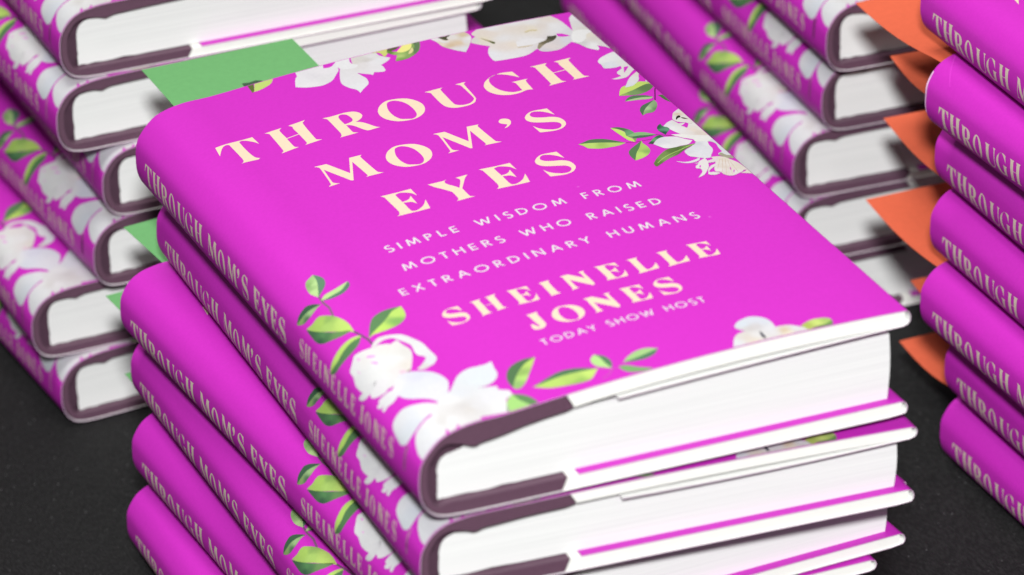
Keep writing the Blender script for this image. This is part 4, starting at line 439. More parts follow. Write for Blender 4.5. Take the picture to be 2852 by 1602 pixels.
0|,,254,247,254|5118,4123 0,-134 0,3 4,-19 9,-14 14,-9 18,-3 17,3 14,9 10,14 3,16 0,134 30,0 0,-135 -6,-27 -16,-23 -24,-15 -28,-6 -28,6 -24,15 -16,23 -6,25 0,3 0,134
0|,,254,247,254|5340,3922 29,203 29,-4 -29,-203
1|,,254,247,254|5397,4127 62,-182 -28,-9 -62,182
2|,,254,247,254|5431,3945 61,182 28,-9 -61,-182
3|,,254,247,254|5521,4125 28,-203 -29,-4 -29,203
0|,,254,247,254|5649,3925 77,203 27,-10 -76,-203
1|,,254,247,254|5753,4128 77,-203 -27,-10 -77,203
2|,,254,247,254|5691,4002 97,0 0,-30 -97,0
0|,,254,247,254|5932,3920 0,203 30,0 0,-203
1|,,254,247,254|5959,4131 140,-203 -24,-16 -140,202
2|,,254,247,254|6073,3920 0,203 29,0 0,-203
0|,,254,247,254|6294,4090 -12,11 -13,3 -13,-3 -10,-8 -7,-12 -2,-15 5,-14 7,-9 48,-15 22,-20 11,-26 -1,-28 -14,-26 -23,-17 -28,-6 -28,6 -21,15 18,24 15,-12 16,-3 16,3 13,10 8,13 0,16 -6,14 -11,10 -48,16 -20,21 -8,25 3,27 12,23 21,15 26,5 25,-6 18,-14
0|,,254,247,254|2627,1427 0,165 24,0 0,-165
1|,,254,247,254|2595,1594 89,0 0,-24 -89,0
0|,,254,247,254|2894,1508 -3,21 -9,18 -15,14 -19,9 -20,4 -21,-4 -19,-9 -14,-14 -10,-18 -3,-19 3,-20 10,-18 14,-14 19,-9 21,-3 20,3 19,9 15,14 9,18 3,21 24,-3 -4,-26 -13,-24 -20,-20 -25,-12 -28,-4 -28,4 -25,12 -20,20 -13,24 -5,28 5,27 13,24 20,20 25,12 28,4 28,-4 25,-12 20,-20 13,-24 4,-26
0|,,254,247,254|2967,1427 0,165 24,0 0,-165
1|,,254,247,254|2979,1594 35,0 2,0 23,-3 22,-10 19,-16 13,-20 7,-23 0,-25 -7,-23 -13,-20 -19,-16 -22,-10 -24,-3 -36,0 0,24 35,0 18,2 16,8 14,11 10,14 5,17 0,17 -5,17 -10,14 -14,12 -16,7 -19,2 -34,0
0|,,254,247,254|3149,1431 62,165 23,-8 -63,-165
1|,,254,247,254|3234,1596 62,-165 -22,-8 -63,165
2|,,254,247,254|3183,1493 79,0 0,-23 -79,0
0|,,254,247,254|3359,1598 51,-86 -20,-12 -52,86
1|,,254,247,254|3462,1586 -52,-86 -20,12 52,86
2|,,254,247,254|3412,1510 0,-83 -24,0 0,83
0|,,254,247,254|3705,1565 -10,9 -10,3 -11,-2 -8,-7 -6,-10 -1,-12 3,-11 6,-8 39,-12 18,-16 9,-21 -1,-24 -11,-20 -18,-14 -23,-5 -23,5 -17,12 14,19 12,-9 14,-3 13,3 10,8 6,11 1,12 -5,12 -9,8 -40,13 -16,17 -6,21 2,21 10,19 17,13 21,4 21,-5 14,-12
0|,,254,247,254|3777,1427 0,165 24,0 0,-165
1|,,254,247,254|3880,1427 0,165 24,0 0,-165
2|,,254,247,254|3789,1525 103,0 0,-24 -103,0
0|,,254,247,254|4110,1508 -4,21 -9,18 -15,14 -18,9 -21,4 -21,-4 -18,-9 -15,-14 -9,-18 -3,-19 3,-20 9,-18 15,-14 18,-9 21,-3 21,3 18,9 15,14 9,18 4,21 23,-3 -4,-26 -13,-24 -20,-20 -25,-12 -28,-4 -28,4 -25,12 -20,20 -13,24 -4,28 4,27 13,24 20,20 25,12 28,4 28,-4 25,-12 20,-20 13,-24 4,-26
0|,,254,247,254|4202,1595 46,-165 -23,-6 -46,165
1|,,254,247,254|4225,1430 45,149 23,-7 -45,-148
2|,,254,247,254|4293,1579 44,-149 -23,-6 -44,148
3|,,254,247,254|4314,1430 47,165 23,-6 -47,-165
0|,,254,247,254|4559,1427 0,165 24,0 0,-165
1|,,254,247,254|4662,1427 0,165 24,0 0,-165
2|,,254,247,254|4571,1525 103,0 0,-24 -103,0
0|,,254,247,254|4892,1508 -4,21 -9,18 -15,14 -18,9 -21,4 -21,-4 -18,-9 -15,-14 -9,-18 -3,-19 3,-20 9,-18 15,-14 18,-9 21,-3 21,3 18,9 15,14 9,18 4,21 23,-3 -4,-26 -13,-24 -20,-20 -25,-12 -28,-4 -28,4 -25,12 -20,20 -13,24 -4,28 4,27 13,24 20,20 25,12 28,4 28,-4 25,-12 20,-20 13,-24 4,-26
0|,,254,247,254|5035,1565 -11,9 -10,3 -10,-2 -9,-7 -6,-10 -1,-12 4,-11 5,-8 39,-12 19,-16 9,-21 -1,-24 -11,-20 -19,-14 -23,-5 -23,5 -17,12 14,19 13,-9 13,-3 13,3 11,8 6,11 0,12 -5,12 -9,8 -39,13 -16,17 -7,21 3,21 10,19 17,13 21,4 20,-5 15,-12
0|,,254,247,254|5144,1427 0,165 24,0 0,-165
1|,,254,247,254|5111,1594 89,0 0,-24 -89,0
0|2778,11436,249,247,252;3025,11465,243,240,246;3181,11266,244,242,246;2829,11171,252,250,254;3211,11537,250,247,252|2819,11835 -9,-67 -11,-79 -13,-65 -16,-34 -19,-19 -20,-26 -19,-40 -19,-47 -19,-48 -20,-53 -20,-54 -17,-47 20,-18 23,-21 23,-21 22,-18 23,-17 28,-17 36,-18 42,-18 42,-16 43,-13 43,-11 44,-4 43,4 44,11 42,15 38,20 36,24 34,30 34,39 33,45 32,45 35,46 35,46 30,38 63,233 -13,66 -24,-27 -29,-32 -28,-25 -25,-14 -23,-6 -24,-2 -27,4 -28,9 -23,8 62,214
1|,,251,251,254|3524,11804 -18,-63 -20,-74 -13,-65 -2,-50 4,-41 11,-34 17,-26 23,-19 29,-18 38,-20 44,-19 40,-9 31,6 27,15 21,18 17,17 13,19 1,22 -16,23 -27,24 -19,31 -7,36 1,42 12,55 31,78 42,91 36,78
0|3782,11623,221,215,210;3927,11670,232,229,225;3990,11553,224,219,216;4080,11636,242,240,242;3869,11412,242,238,240;3492,11260,244,242,246;3461,10990,246,244,249;3523,10663,249,250,254;4148,11418,247,247,251;3994,11142,247,244,249;4027,11413,249,247,252|3821,11893 401,-8 4,-278 22,-35 26,-41 25,-36 22,-26 20,-22 18,-17 -22,-26 -27,-30 -35,-31 -50,-32 -58,-33 -49,-27 4,-26 4,-32 1,-35 -4,-42 -7,-45 -5,-39 -15,-13 -17,-15 -26,-5 -40,14 -50,25 -42,22 -60,-89 -7,17 -9,20 -15,21 -26,23 -31,25 -31,26 -27,29 -26,30 -22,26 10,-47 11,-56 10,-51 11,-39 10,-34 4,-39 -4,-52 -9,-57 -12,-48 -12,-33 -15,-24 -23,-27 -38,-36 -45,-39 -42,-38 -33,-35 -29,-34 -25,-28 1,41 0,49 -7,47 -21,41 -28,39 -25,44 -21,52 -19,57 -10,56 -2,51 6,50 14,60 25,80 34,91 31,80 27,66 24,55 21,47 213,-57
2|,,205,212,120|4147,11746 59,11 70,13 60,11 43,7 33,6 27,5 -6,-43 -8,-52 -13,-47 -23,-43 -29,-39 -26,-29 -21,-21 -18,-12 -12,4 -4,31 2,46 3,40 -9,26 -11,31 -18,25 -30,14 -37,9
3|,,90,95,60|4406,11700 52,87 252,13 -35,-30 -40,-35 -36,-30 -26,-19 -21,-13 -18,-9 -13,-3 -9,2 -10,0 -12,-7 -12,-9 -15,-1 -19,14 -20,21
3|4418,11614,100,130,60;4520,11515,150,190,100;4504,11289,120,160,80;4512,11382,185,205,125;4633,11312,135,165,95;4789,11400,120,150,85|4406,11700 42,-46 49,-53 49,-23 49,35 48,66 40,57 196,67 150,-5 -19,-54 -22,-65 -24,-62 -27,-59 -30,-57 -33,-51 -37,-42 -40,-36 -41,-32 -44,-31 -47,-27 -46,-21 -46,-12 -46,-5 -42,-2 -40,2 -36,6 -30,5 108,201 -22,23 -26,27 -22,30 -15,34 -12,36 -10,31
4|,,238,234,140|4683,11736 25,23 29,28 32,19 42,12 45,4 23,-19 -13,-59 -35,-81 -40,-68 -41,-40 -47,-27 -42,-16 -35,-4 -30,6 -25,11 -19,13 -14,17 -11,15
4|,,222,212,155|4811,11604 7,-15 -6,-38 -12,-40 -19,-35 -26,-37 -24,-26 -24,-12 -23,-2 -11,8 3,17 15,27 21,32 33,44 39,50
4|,,98,126,86|4905,11788 124,10 -25,-64 -30,-77 -30,-69 -29,-55 -30,-49 -31,-43 -36,-38 -37,-32 -32,-27 16,50 18,61 20,55 23,42 23,36 21,42 14,53 11,57
2|5413,11371,208,184,156;5311,11505,232,219,205;5572,11405,214,192,165;5743,11654,214,196,166;5704,11396,242,238,240;5553,11139,239,240,248;5423,11208,239,236,240;5243,11720,249,247,250;5578,11660,244,240,238;5792,11489,250,247,252|5208,11749 14,-44 18,-53 14,-57 6,-62 2,-65 8,-60 16,-47 22,-42 25,-43 29,-50 33,-52 33,-47 34,-42 33,-37 29,-31 40,53 47,62 49,70 51,79 52,86 42,76 25,58 13,48 5,51 -6,61 -16,63 -13,54 37,141 -591,-49
4|,,250,249,250|5321,11697 9,-29 10,-36 12,-31 16,-25 19,-21 20,-13 23,-1 25,7 21,7 -15,-17 -18,-21 -20,-13 -25,-3 -28,4 -23,10 -16,17 -12,23 -6,28 0,37 4,42
5|,,72,72,46|5336,11749 24,0 28,-1 27,-1 20,-3 18,-2 24,1 35,9 41,12 34,11 -16,-15 -18,-19 -20,-17 -24,-14 -25,-12 -18,-18 -8,-30 0,-35 -1,-30 -17,4 -20,5 -18,11 -13,19 -11,24 -11,25 -11,26 -11,28
0|6167,11502,243,232,224;6117,11607,242,230,221;6586,11538,242,233,226;6728,11492,240,230,221;6854,11414,230,221,205;7088,11429,238,229,224;7236,11363,247,246,249;7277,11186,243,243,247;6197,10932,229,219,214;6318,10932,232,221,210;6589,11000,246,244,247;6293,11240,244,242,244;5860,10709,247,247,254;6327,10594,247,243,247;6060,10530,248,247,251;6859,10619,225,215,215;7035,10777,232,224,226;7190,10728,230,228,238;6727,10503,228,222,230;5870,11373,233,228,226;5963,11366,232,222,202;7349,11076,233,232,239;7269,11650,242,233,226;6254,11698,246,246,250;6675,11738,247,246,250;6966,11664,244,242,244|5884,11644 46,35 54,41 57,45 61,51 64,54 54,46 110,67 1014,-21 8,-60 9,-72 13,-73 20,-72 25,-73 19,-74 10,-74 5,-77 3,-77 2,-84 1,-85 0,-72 79,-112 -168,-366 -122,52 -81,-59 -96,-69 -82,-52 -54,-23 -40,-5 -39,0 -45,1 -44,7 -39,11 -34,14 -30,20 -21,25 -10,36 -2,42 -1,35 -57,-40 -67,-48 -62,-40 -48,-24 -44,-15 -49,-9 -61,-4 -68,1 -70,3 -81,4 -84,6 -66,9 -38,5 -21,8 -12,23 -6,48 3,64 7,61 9,54 12,51 16,52 24,56 28,57 25,44 21,26 18,14 15,12 -34,33 -41,40 -41,45 -41,52 -40,57 -34,49 69,122 95,71 -8,22 -10,26 -7,24 -1,22 1,20
1|M|7155,11040 24,-4 29,-6 31,-17 35,-39 36,-50 31,-44 -38,-1 -44,0 -39,3 -30,13 -26,17 -21,14
1|M|5729,11287 29,60 34,71 28,60 17,42 10,31 5,30 -1,28 -6,27 -7,32 -8,43 -8,48 -7,41 56,131 35,-218 -8,-44 -10,-52 -13,-48 -18,-41 -20,-38 -18,-31
1|6700,10712,150,138,115;6846,10822,110,102,78;7020,10922,66,66,50;6900,10798,100,95,80|6644,10659 94,154 49,17 58,20 51,29 37,43 29,51 24,43 21,-11 25,-12 25,-9 29,4 30,7 16,-4 -4,-26 -17,-37 -24,-36 -30,-33 -37,-32 -39,-26 -41,-18 -43,-12 -40,-13 -31,-16 -27,-17 -32,-25 -41,-37 -46,-44 -38,-37
1|,,249,247,250|6421,11020 55,12 66,14 68,3 75,-12 77,-23 63,-24 40,-26 25,-29 21,-24 -173,-79 -109,-28 -37,-1 -45,-1 -46,3 -48,7 -50,11 -42,9
2|,,165,155,115|5945,11434 29,-44 35,-52 32,-51 26,-48 24,-47 19,-39 -14,-23 -17,-27 -17,-5 -14,27 -15,49 -17,56 -23,66 -26,75
3|,,90,98,60|6040,11248 70,-95 -10,-16 -12,-17 -12,-9 -12,4 -12,12 -8,20 -4,30 0,38
2|,,214,200,178|6358,10824 43,-5 52,-6 50,-5 45,-3 43,-3 37,-2 -5,-7 -7,-8 -15,-8 -28,-7 -36,-6 -39,-3 -45,3 -48,6 -35,9 -13,14 0,17
2|,,208,194,156|6698,11317 32,18 38,20 40,10 45,-10 47,-21 39,-18 -7,-13 -8,-15 -17,-8 -28,9 -36,16 -33,10 -28,-5 -25,-11 -21,-6 -17,5 -12,10
3|7700,11510,249,247,250;7460,10810,252,252,253;7624,10762,229,222,210;7640,10637,236,229,224;7618,11242,239,236,236;7709,11085,235,230,226;7545,10381,252,252,254;7531,10210,252,252,254;7385,10506,225,225,225;7676,10366,238,232,232;7710,10214,243,239,239;7707,11346,239,235,239|7757,11687 -32,-29 -37,-34 -33,-35 -22,-28 -17,-28 -18,-41 -22,-63 -23,-75 -23,-75 -24,-74 -22,-75 -19,-63 -212,-426 21,-35 25,-43 25,-51 20,-64 21,-74 25,-66 38,-56 43,-50 37,-41 16,14 19,18 16,25 9,40 5,49 5,40 32,-31 37,-39 33,-40 26,-46 22,-48 18,-41 76,-421 92,1940
4|,,253,253,254|7375,10906 31,46 34,41 37,29 39,13 43,1 43,-6 49,-16 49,-24 34,-26 12,-28 -3,-31 -16,-27 -34,-15 -45,-12 -41,-22 -27,-43 -21,-53 -28,-51 -43,-48 -49,-45 -45,-28 -38,-2 -33,16 -23,26 -10,38 0,49 9,52 18,55 28,58
0|7361,9767,253,252,254;7332,9567,235,238,243;7469,9568,238,242,250;7650,9783,247,249,252;7674,9580,243,242,242;7548,9825,252,252,254|7323,9764 18,28 24,30 27,29 30,25 34,23 42,24 57,31 65,31 54,22 35,7 25,-3 18,-8 12,-16 6,-22 4,-20 45,-483 -109,6 -35,-2 -41,-2 -40,-5 -37,-11 -36,-13 -38,-8 -47,2 -49,7 -40,9 -26,9 -17,12 -9,21 2,37 10,47 7,42 -3,31 -5,26 -2,25 2,23 6,22
1|,,244,240,239|7588,9480 153,53 75,-416 -11,38 -14,45 -17,31 -20,8 -23,-5 -26,-13 -26,-21 -29,-29 -30,-30 -31,-32 -31,-35 -31,-28 -27,-19 -25,-13 -31,-10 -43,-8 -48,-5 -42,2 -33,11 -27,18 -23,15 28,4 34,6 34,7 34,11 36,12 29,11 -7,32 -8,38 -4,34 4,26 8,22 12,18 13,14 16,10 20,14 27,19 31,23 27,19
2|M|7611,9394 89,2 -23,-30 -27,-35 -30,-37 -34,-38 -36,-40 -30,-34
2|7678,9060,242,235,228;7549,8923,243,240,243;7390,8722,235,236,247;7593,8848,242,239,242|7740,9159 36,-44 -25,-28 -28,-34 -27,-38 -21,-47 -19,-53 -21,-46 -24,-37 -25,-32 -31,-32 -38,-36 -43,-36 -45,-27 -49,-12 -51,-3 -43,-1 30,44 36,52 35,50 31,46 31,45 32,41 33,38 35,35 39,36 50,41 55,42
1|,,243,236,243|7750,8859 5,-173 -17,7 -20,7 -16,8 -8,8 -2,9 -3,7
1|7571,8516,95,125,75;7316,8396,120,152,95;7122,8404,150,180,90|7065,8401 96,36 112,43 102,41 80,39 68,37 60,28 50,18 40,10 33,-3 23,-25 15,-38 12,-33 -36,-37 -41,-44 -44,-39 -44,-30 -46,-25 -49,-20 -52,-18 -56,-12 -65,-1 -85,18 -93,29
1|,,192,216,108|7065,8401 25,49 29,58 29,53 29,44 29,39 27,31 28,21 26,12 22,11 30,-19 35,-21 41,-5 52,29 58,46 51,30 40,-1 34,-15 30,-17 29,-12 25,-13 18,-24 6,-44 -1,-53 -1,-46 -12,33 -15,38 -23,25 -33,3 -40,-10 -50,-18 -64,-30 -73,-39 -71,-35 -68,-26 -65,-22 -58,-21 -47,-19 -39,-18
1|,,60,25,50|7767,8490 -59,-87 -88,-189 -89,-188 -17,8 89,188 89,190 60,89
1|,,82,118,82|7056,8172 29,33 35,40 37,32 37,22 39,15 46,4 56,-9 62,-19 54,-25 41,-33 32,-40 27,-33 -48,16 -58,19 -60,14 -66,5 -70,-1 -62,-4 -51,-10 -44,-14
1|,,168,198,142|7056,8172 36,12 44,14 51,10 62,4 70,1 66,-5 60,-14 58,-19 48,-16 -15,-15 -17,-17 -21,-12 -22,-6 -26,-1 -33,3 -44,8 -51,13 -48,10 -40,5 -37,3 -36,3 -37,6 -37,7
1|,,80,110,62|7647,8194 22,-5 26,-6 22,-8 15,-13 11,-16 9,-14 60,-677 -66,206 -17,192 -18,41 -20,47 -17,46 -7,42 -4,39 -3,37 -5,34 -4,30
1|,,78,112,80|7090,7573 7,49 9,57 10,48 9,31 10,23 14,24 20,33 25,34 29,31 31,24 36,20 42,21 58,26 65,27 56,22 -39,-31 -45,-37 -49,-44 -55,-52 -59,-58 -54,-61 -46,-64 -40,-67
1|7284,7784,172,202,150;7375,7728,100,135,88;7299,7667,120,155,105|7090,7573 34,56 40,67 46,64 54,61 59,58 55,52 49,44 45,37 39,31 0,-31 0,-38 -5,-40 -13,-41 -18,-43 -22,-43 -29,-45 -32,-45 -32,-38 -28,-27 -27,-19 -28,-12 -30,-1 -31,5 -32,-1 -33,-14 -33,-20
1|,,84,120,76|5721,7044 37,12 44,14 41,12 34,14 31,12 34,6 39,-2 40,-8 42,-13 41,-17 43,-22 40,-27 35,-31 33,-36 36,-40 42,-49 44,-54 37,-45 -44,24 -53,28 -57,30 -60,30 -64,32 -65,29 -67,26 -68,25 -63,20 -57,13 -52,10
1|5902,6910,186,216,114;6034,6863,160,192,98;6204,6816,176,206,112|5721,7044 43,-7 52,-10 57,-13 63,-20 68,-25 67,-26 65,-29 64,-32 60,-30 57,-30 53,-28 44,-24 -39,-15 -48,-17 -49,-12 -50,-3 -52,2 -51,4 -50,3 -49,4 -47,10 -45,18 -44,23 -36,21 -24,14 -17,13 -14,18 -11,31 -8,38 -10,35 -16,32 -18,30
0|,,150,45,105|6416,6777 172,-43 193,2 156,2 1,-15 -157,-3 -195,-2 -174,44
0|,,125,50,75|6963,6864 157,-96 112,-75 -10,-14 -111,75 -157,95
1|6567,7259,80,112,75;6638,7081,105,160,110;6590,6814,130,165,90|6421,7362 34,-2 39,-3 37,-9 30,-19 27,-26 25,-29 24,-33 23,-37 17,-41 10,-48 4,-52 4,-44 -45,-160 -89,-121 8,39 9,48 1,48 -14,49 -21,51 -12,48 10,44 19,41 8,43 -11,47 -23,48 -26,41 -29,32 -32,25
2|,,196,226,114|6421,7362 26,-23 31,-27 28,-34 24,-44 21,-51 11,-49 -6,-44 -16,-43 -8,-44 10,-48 18,-50 12,-47 0,-44 -6,-42 -5,-34 -12,12 -14,14 -14,19 -14,22 -14,25 -11,34 -8,46 -7,54 -6,54 -7,50 -7,50 -6,54 -7,64 -7,69
3|,,132,182,120|6535,6993 52,17 61,21 57,11 48,-6 43,-15 38,-19 30,-24 25,-28 24,-28 24,-26 22,-26 19,-22 -37,8 -44,10 -45,11 -46,11 -48,13 -45,10 -39,7 -35,5 -32,9 -28,19 -24,22
3|,,72,112,82|6594,6920 36,2 43,0 44,-3 44,-12 46,-16 45,-14 45,-12 44,-9 37,-8 -44,-9 -53,-9 -54,-6 -56,3 -58,7 -48,9 -32,9 -23,11 -15,12 -5,15 2,16
1|,,86,124,80|6278,6131 -4,40 -4,48 0,48 5,51 9,51 13,45 17,36 20,30 27,29 30,28 36,28 46,34 63,46 73,52 62,44 -43,-68 -51,-80 -49,-73 -42,-54 -39,-48 -40,-56 -45,-76 -45,-84
1|6605,6503,170,200,105;6449,6272,186,218,112;6593,6348,140,180,95|6278,6131 39,71 45,84 45,76 40,56 39,48 42,54 49,73 51,80 43,68 -8,-28 -9,-34 -6,-35 4,-36 7,-38 5,-40 0,-45 -3,-48 -9,-45 -15,-41 -22,-38 -25,-35 -30,-30 -33,-26 -36,-23 -38,-20 -41,-18 -38,-13 -35,-9 -33,-4
1|7115,7069,30,70,55;7138,6986,90,150,115;7113,6870,30,80,60;7222,6950,95,155,120|7092,7061 17,30 21,29 21,24 22,19 21,15 18,13 -10,-87 21,-30 24,-36 17,-33 4,-25 -3,-21 -11,-22 -20,-25 -28,-26 -27,-26 -25,-27 -24,-28 -20,-23 -7,30 -8,36 -7,33 -8,28 -6,25 -3,27 3,32 7,35
2|6984,6746,50,100,70;6864,6691,100,165,105;6776,6587,45,80,55|6718,6595 27,24 33,29 34,30 35,34 37,35 36,27 34,20 32,12 26,0 19,-18 13,-29 11,-26 -29,-13 -35,-16 -36,-17 -36,-19 -37,-20 -33,-22 -27,-26 -22,-28 -19,-23
2|,,253,252,249|7192,6753 45,-11 53,-13 54,-20 55,-32 55,-39 47,-33 235,-105 12,-204 -51,0 -60,1 -58,7 -55,14 -53,20 -36,25 -8,30 9,35 -4,35 -31,34 -43,34 -41,35 -33,40 -31,42 -26,36 -16,28 -11,22
1|7321,7111,242,243,249;7446,7100,239,236,235;7681,7046,249,246,246;7601,6775,235,222,210;7626,6665,238,225,216;7720,6627,230,216,205;7713,6790,247,242,239;7396,6818,249,246,248;7481,6724,247,242,240;7320,6930,253,252,254|7209,7078 37,34 43,41 43,35 40,23 40,18 33,14 37,-157 162,-25 165,62 20,-661 -357,85 -23,27 -27,32 -26,32 -23,30 -22,30 -18,26 -14,35 -17,43 -15,41 -11,38 -10,38 -11,38 -15,42 -17,43
3|7631,7411,218,196,172;7635,7492,244,242,244;7669,7274,242,238,235;7515,7316,244,240,242;7702,7179,244,238,232;7560,7156,243,239,238;7721,7416,235,224,213|7506,7360 21,39 23,41 25,35 28,27 29,22 28,19 24,17 23,15 18,13 61,-13 -8,-508 -39,-26 -46,-30 -37,-16 -16,9 -6,23 -12,22 -26,19 -32,18 -29,19 -22,19 -19,21 -15,23 -11,27 -7,30 0,32 9,33 17,34
4|,,26,22,16|7508,7237 14,26 17,31 17,26 20,18 22,14 16,5 9,-6 4,-15 0,-15 -5,-14 -8,-15 -11,-12 -12,-5 -15,-2 -15,-6 -17,-15 -18,-20 -15,-16
4|,,80,60,48|7610,7277 14,-6 17,-9 16,-14 15,-24 14,-29 12,-25 -15,8 -18,8 -16,10 -13,12 -12,13 -8,13 -4,15 -1,15
4|M|7474,6978 19,13 23,15 23,16 22,19 21,20 19,17 23,-60 -76,-120 -8,-2 -10,-2 -8,4 -6,16 -4,22 -6,19 -10,10 -12,7
3|6905,6588,233,232,240;7013,6561,239,238,244;7155,6499,247,244,249;7291,6422,252,247,252;6926,6380,252,250,253|6784,6542 30,36 35,42 37,36 37,27 39,21 39,12 40,-1 40,-9 39,-12 37,-10 35,-13 35,-23 36,-43 35,-54 33,-46 29,-31 26,-22 22,-19 -35,-36 -43,-42 -44,-31 -43,-8 -44,3 -44,1 -44,-8 -44,-10 -43,-4 -45,3 -45,8 -36,14 -22,18 -14,23 -15,31 -21,46 -23,55
3|7167,6078,235,235,244;7468,6289,230,230,239;7554,6254,249,249,253;7337,5987,242,243,250;7182,5933,243,242,247|7105,6084 13,32 19,21 26,21 33,21 41,20 45,28 53,42 58,49 49,42 167,-48 -12,-44 -14,-51 -11,-49 -2,-42 0,-38 -3,-37 -10,-35 -14,-33 -18,-34 -23,-35 -28,-36 -27,-35 -20,-36 -19,-35 -23,-21 -34,-3 -38,11 -36,17 -32,22 -31,28 -28,27 -29,21 -28,21 -20,30 -9,50 -1,59
3|,,235,237,242|7617,6329 135,45 77,-783 -178,72 -36,49 -41,58 -18,49 22,33 45,23 39,20 -2,32 -1,40 2,47 11,59 16,66 4,60 -19,50 -30,43
4|6543,5902,95,120,60;6789,6183,120,142,80;6926,6202,92,118,60;7064,6221,86,110,58;7254,6258,110,145,75;6752,5983,125,155,90|6486,5908 29,38 35,44 40,47 48,49 53,51 55,46 54,42 54,37 54,27 52,11 51,2 49,0 45,1 43,1 43,1 45,2 46,1 40,1 33,-1 28,-2 23,-2 -41,-21 -48,-25 -49,-25 -47,-25 -46,-25 -49,-29 -50,-36 -52,-39 -54,-34 -55,-24 -57,-19 -56,-21 -52,-28 -52,-30 -49,-30 -51,-35 -49,-35 -39,-24 -22,-8 -11,3 -5,13 1,29 7,39
5|,,172,206,108|6545,5904 162,123 140,77 191,74 162,69 156,54 4,-13 -155,-54 -162,-69 -190,-74 -138,-75 -161,-123
5|,,150,186,100|6713,5944 117,66 178,119 193,114 3,-6 -193,-114 -177,-119 -117,-66
4|7427,5558,247,238,232;7539,5610,243,232,219;7425,5363,239,226,216;7530,5419,249,240,235;7561,5309,244,233,222;7516,5133,249,243,242;7358,5158,242,226,222;7648,5313,243,233,221;7328,5306,250,244,243|7400,5764 36,-4 43,-4 40,-11 37,-18 33,-24 26,-25 12,-26 4,-27 9,-36 20,-44 24,-53 21,-66 13,-91 9,-104 8,-89 -73,10 -9,-13 -11,-15 -18,-15 -28,-13 -34,-13 -34,-13 -33,-15 -33,-16 -31,-7 -28,3 -27,12 -23,16 -19,23 -16,27 -12,28 -2,27 3,28 -4,24 -21,14 -26,11 -16,20 3,36 13,45 18,40 21,31 25,26 23,32 20,41 17,46 13,48 5,53 1,55
5|,,165,160,140|7540,5786 24,27 28,31 24,10 16,-28 12,-49 18,-40 31,-20 37,-11 32,-9 -57,-115 -77,51 -12,22 -14,27 -15,26 -16,28 -17,27
4|,,244,238,247|6840,5846 26,-25 30,-30 34,-23 36,-12 40,-5 46,3 60,15 66,24 57,20 -15,-29 -19,-35 -28,-27 -46,-18 -56,-12 -51,-3 -40,9 -36,18 -29,20 -24,20 -17,22 -14,21 -10,18 -5,16
5|,,244,230,235|7048,5658 37,-2 44,-3 45,0 42,1 42,4 50,7 64,14 71,18 60,16 -30,-42 -35,-48 -39,-35 -42,-11 -45,2 -44,5 -41,3 -39,7 -38,10 -37,17 -35,20
6|,,249,243,243|7157,5689 141,78 -2,-31 -2,-38 -8,-44 -15,-53 -20,-61 -23,-56 -28,-49 -31,-44 -34,-43 -35,-45 -38,-44 -39,-37 -45,-25 -47,-18 -39,-15 27,29 33,35 29,32 24,24 20,21 16,25 15,35 10,39 1,31 -15,18 -25,11 -15,15 3,26 12,31 17,26 20,18 25,14 22,17 17,26 16,28
7|M|7093,5541 12,9 12,3 5,-5 -7,-18 -15,-26 -13,-19 -7,-8 -6,-1 -1,6 4,17 8,24
6|,,247,240,240|7173,5390 24,25 28,30 31,27 37,20 40,17 34,14 6,-18 6,-21 -7,-21 -30,-19 -43,-18 -42,-23 -40,-29 -39,-34 -26,-28 -9,-21 3,-17 7,-11 10,-1 14,5 19,-3 29,-21 33,-30 29,-26 -31,-13 -37,-15 -35,-6 -34,9 -32,18 -21,20 -5,17 6,19 12,26 19,40 24,48
5|,,244,233,225|7571,5072 33,9 37,12 34,15 25,23 20,26 17,23 36,-218
6|M|7503,5313 9,-10 4,-15 -19,-34 -20,-28 -4,2 5,17 12,33
6|M|7520,5209 12,6 2,-12 -23,-40 -24,-38 -7,2 4,19 17,33
5|,,216,190,172|7500,5645 -181,-297 -6,4 181,297
5|,,216,190,172|7544,5647 -210,-441 -6,3 209,441
5|,,216,190,172|7579,5614 -220,-495 -6,3 219,494
5|,,216,190,172|7598,5567 -153,-482 -7,2 154,482
5|,,216,190,172|7610,5504 -55,-386 -7,1 55,386
0|,,95,110,50|1985,11826 115,-6 -33,-102 -39,-120 -32,-87 -20,-30 -13,2 -12,3 4,62 3,74 5,66 7,53 8,47
0|,,194,216,118|2113,11811 318,-29 -24,-44 -27,-51 -27,-44 -24,-28 -23,-20 -26,-18 -29,-17 -32,-15 -35,-15 -44,-16 -47,-14 -42,-10 -35,0 -30,4 -26,4 21,27 24,31 26,44 28,67 29,78
1|396,5091,132,172,105;460,5059,190,226,152;364,4876,190,224,150;379,4999,150,186,120|535,5299 -28,-13 -33,-15 -30,-15 -23,-10 -21,-10 -18,-14 -17,-22 -15,-27 -13,-31 -11,-37 -8,-41 -6,-44 -4,-45 -1,-48 5,-51 16,-62 23,-66 19,-56 23,57 28,68 25,66 23,61 20,59 16,53 10,45 7,39 4,39 4,42 3,42
1|,,98,138,108|535,5299 -2,-36 -3,-42 -4,-42 -4,-39 -7,-39 -10,-45 -16,-53 -20,-59 -23,-61 -25,-66 -28,-68 -23,-57 30,24 35,29 34,30 32,31 30,33 25,33 20,31 16,31 12,34 10,41 6,44 0,44 -9,43 -15,41 -15,37 -16,32 -16,27
0|,,135,95,125|394,4697 -10,-191 21,-205 -40,-246 -34,5 39,243 -20,202 10,194
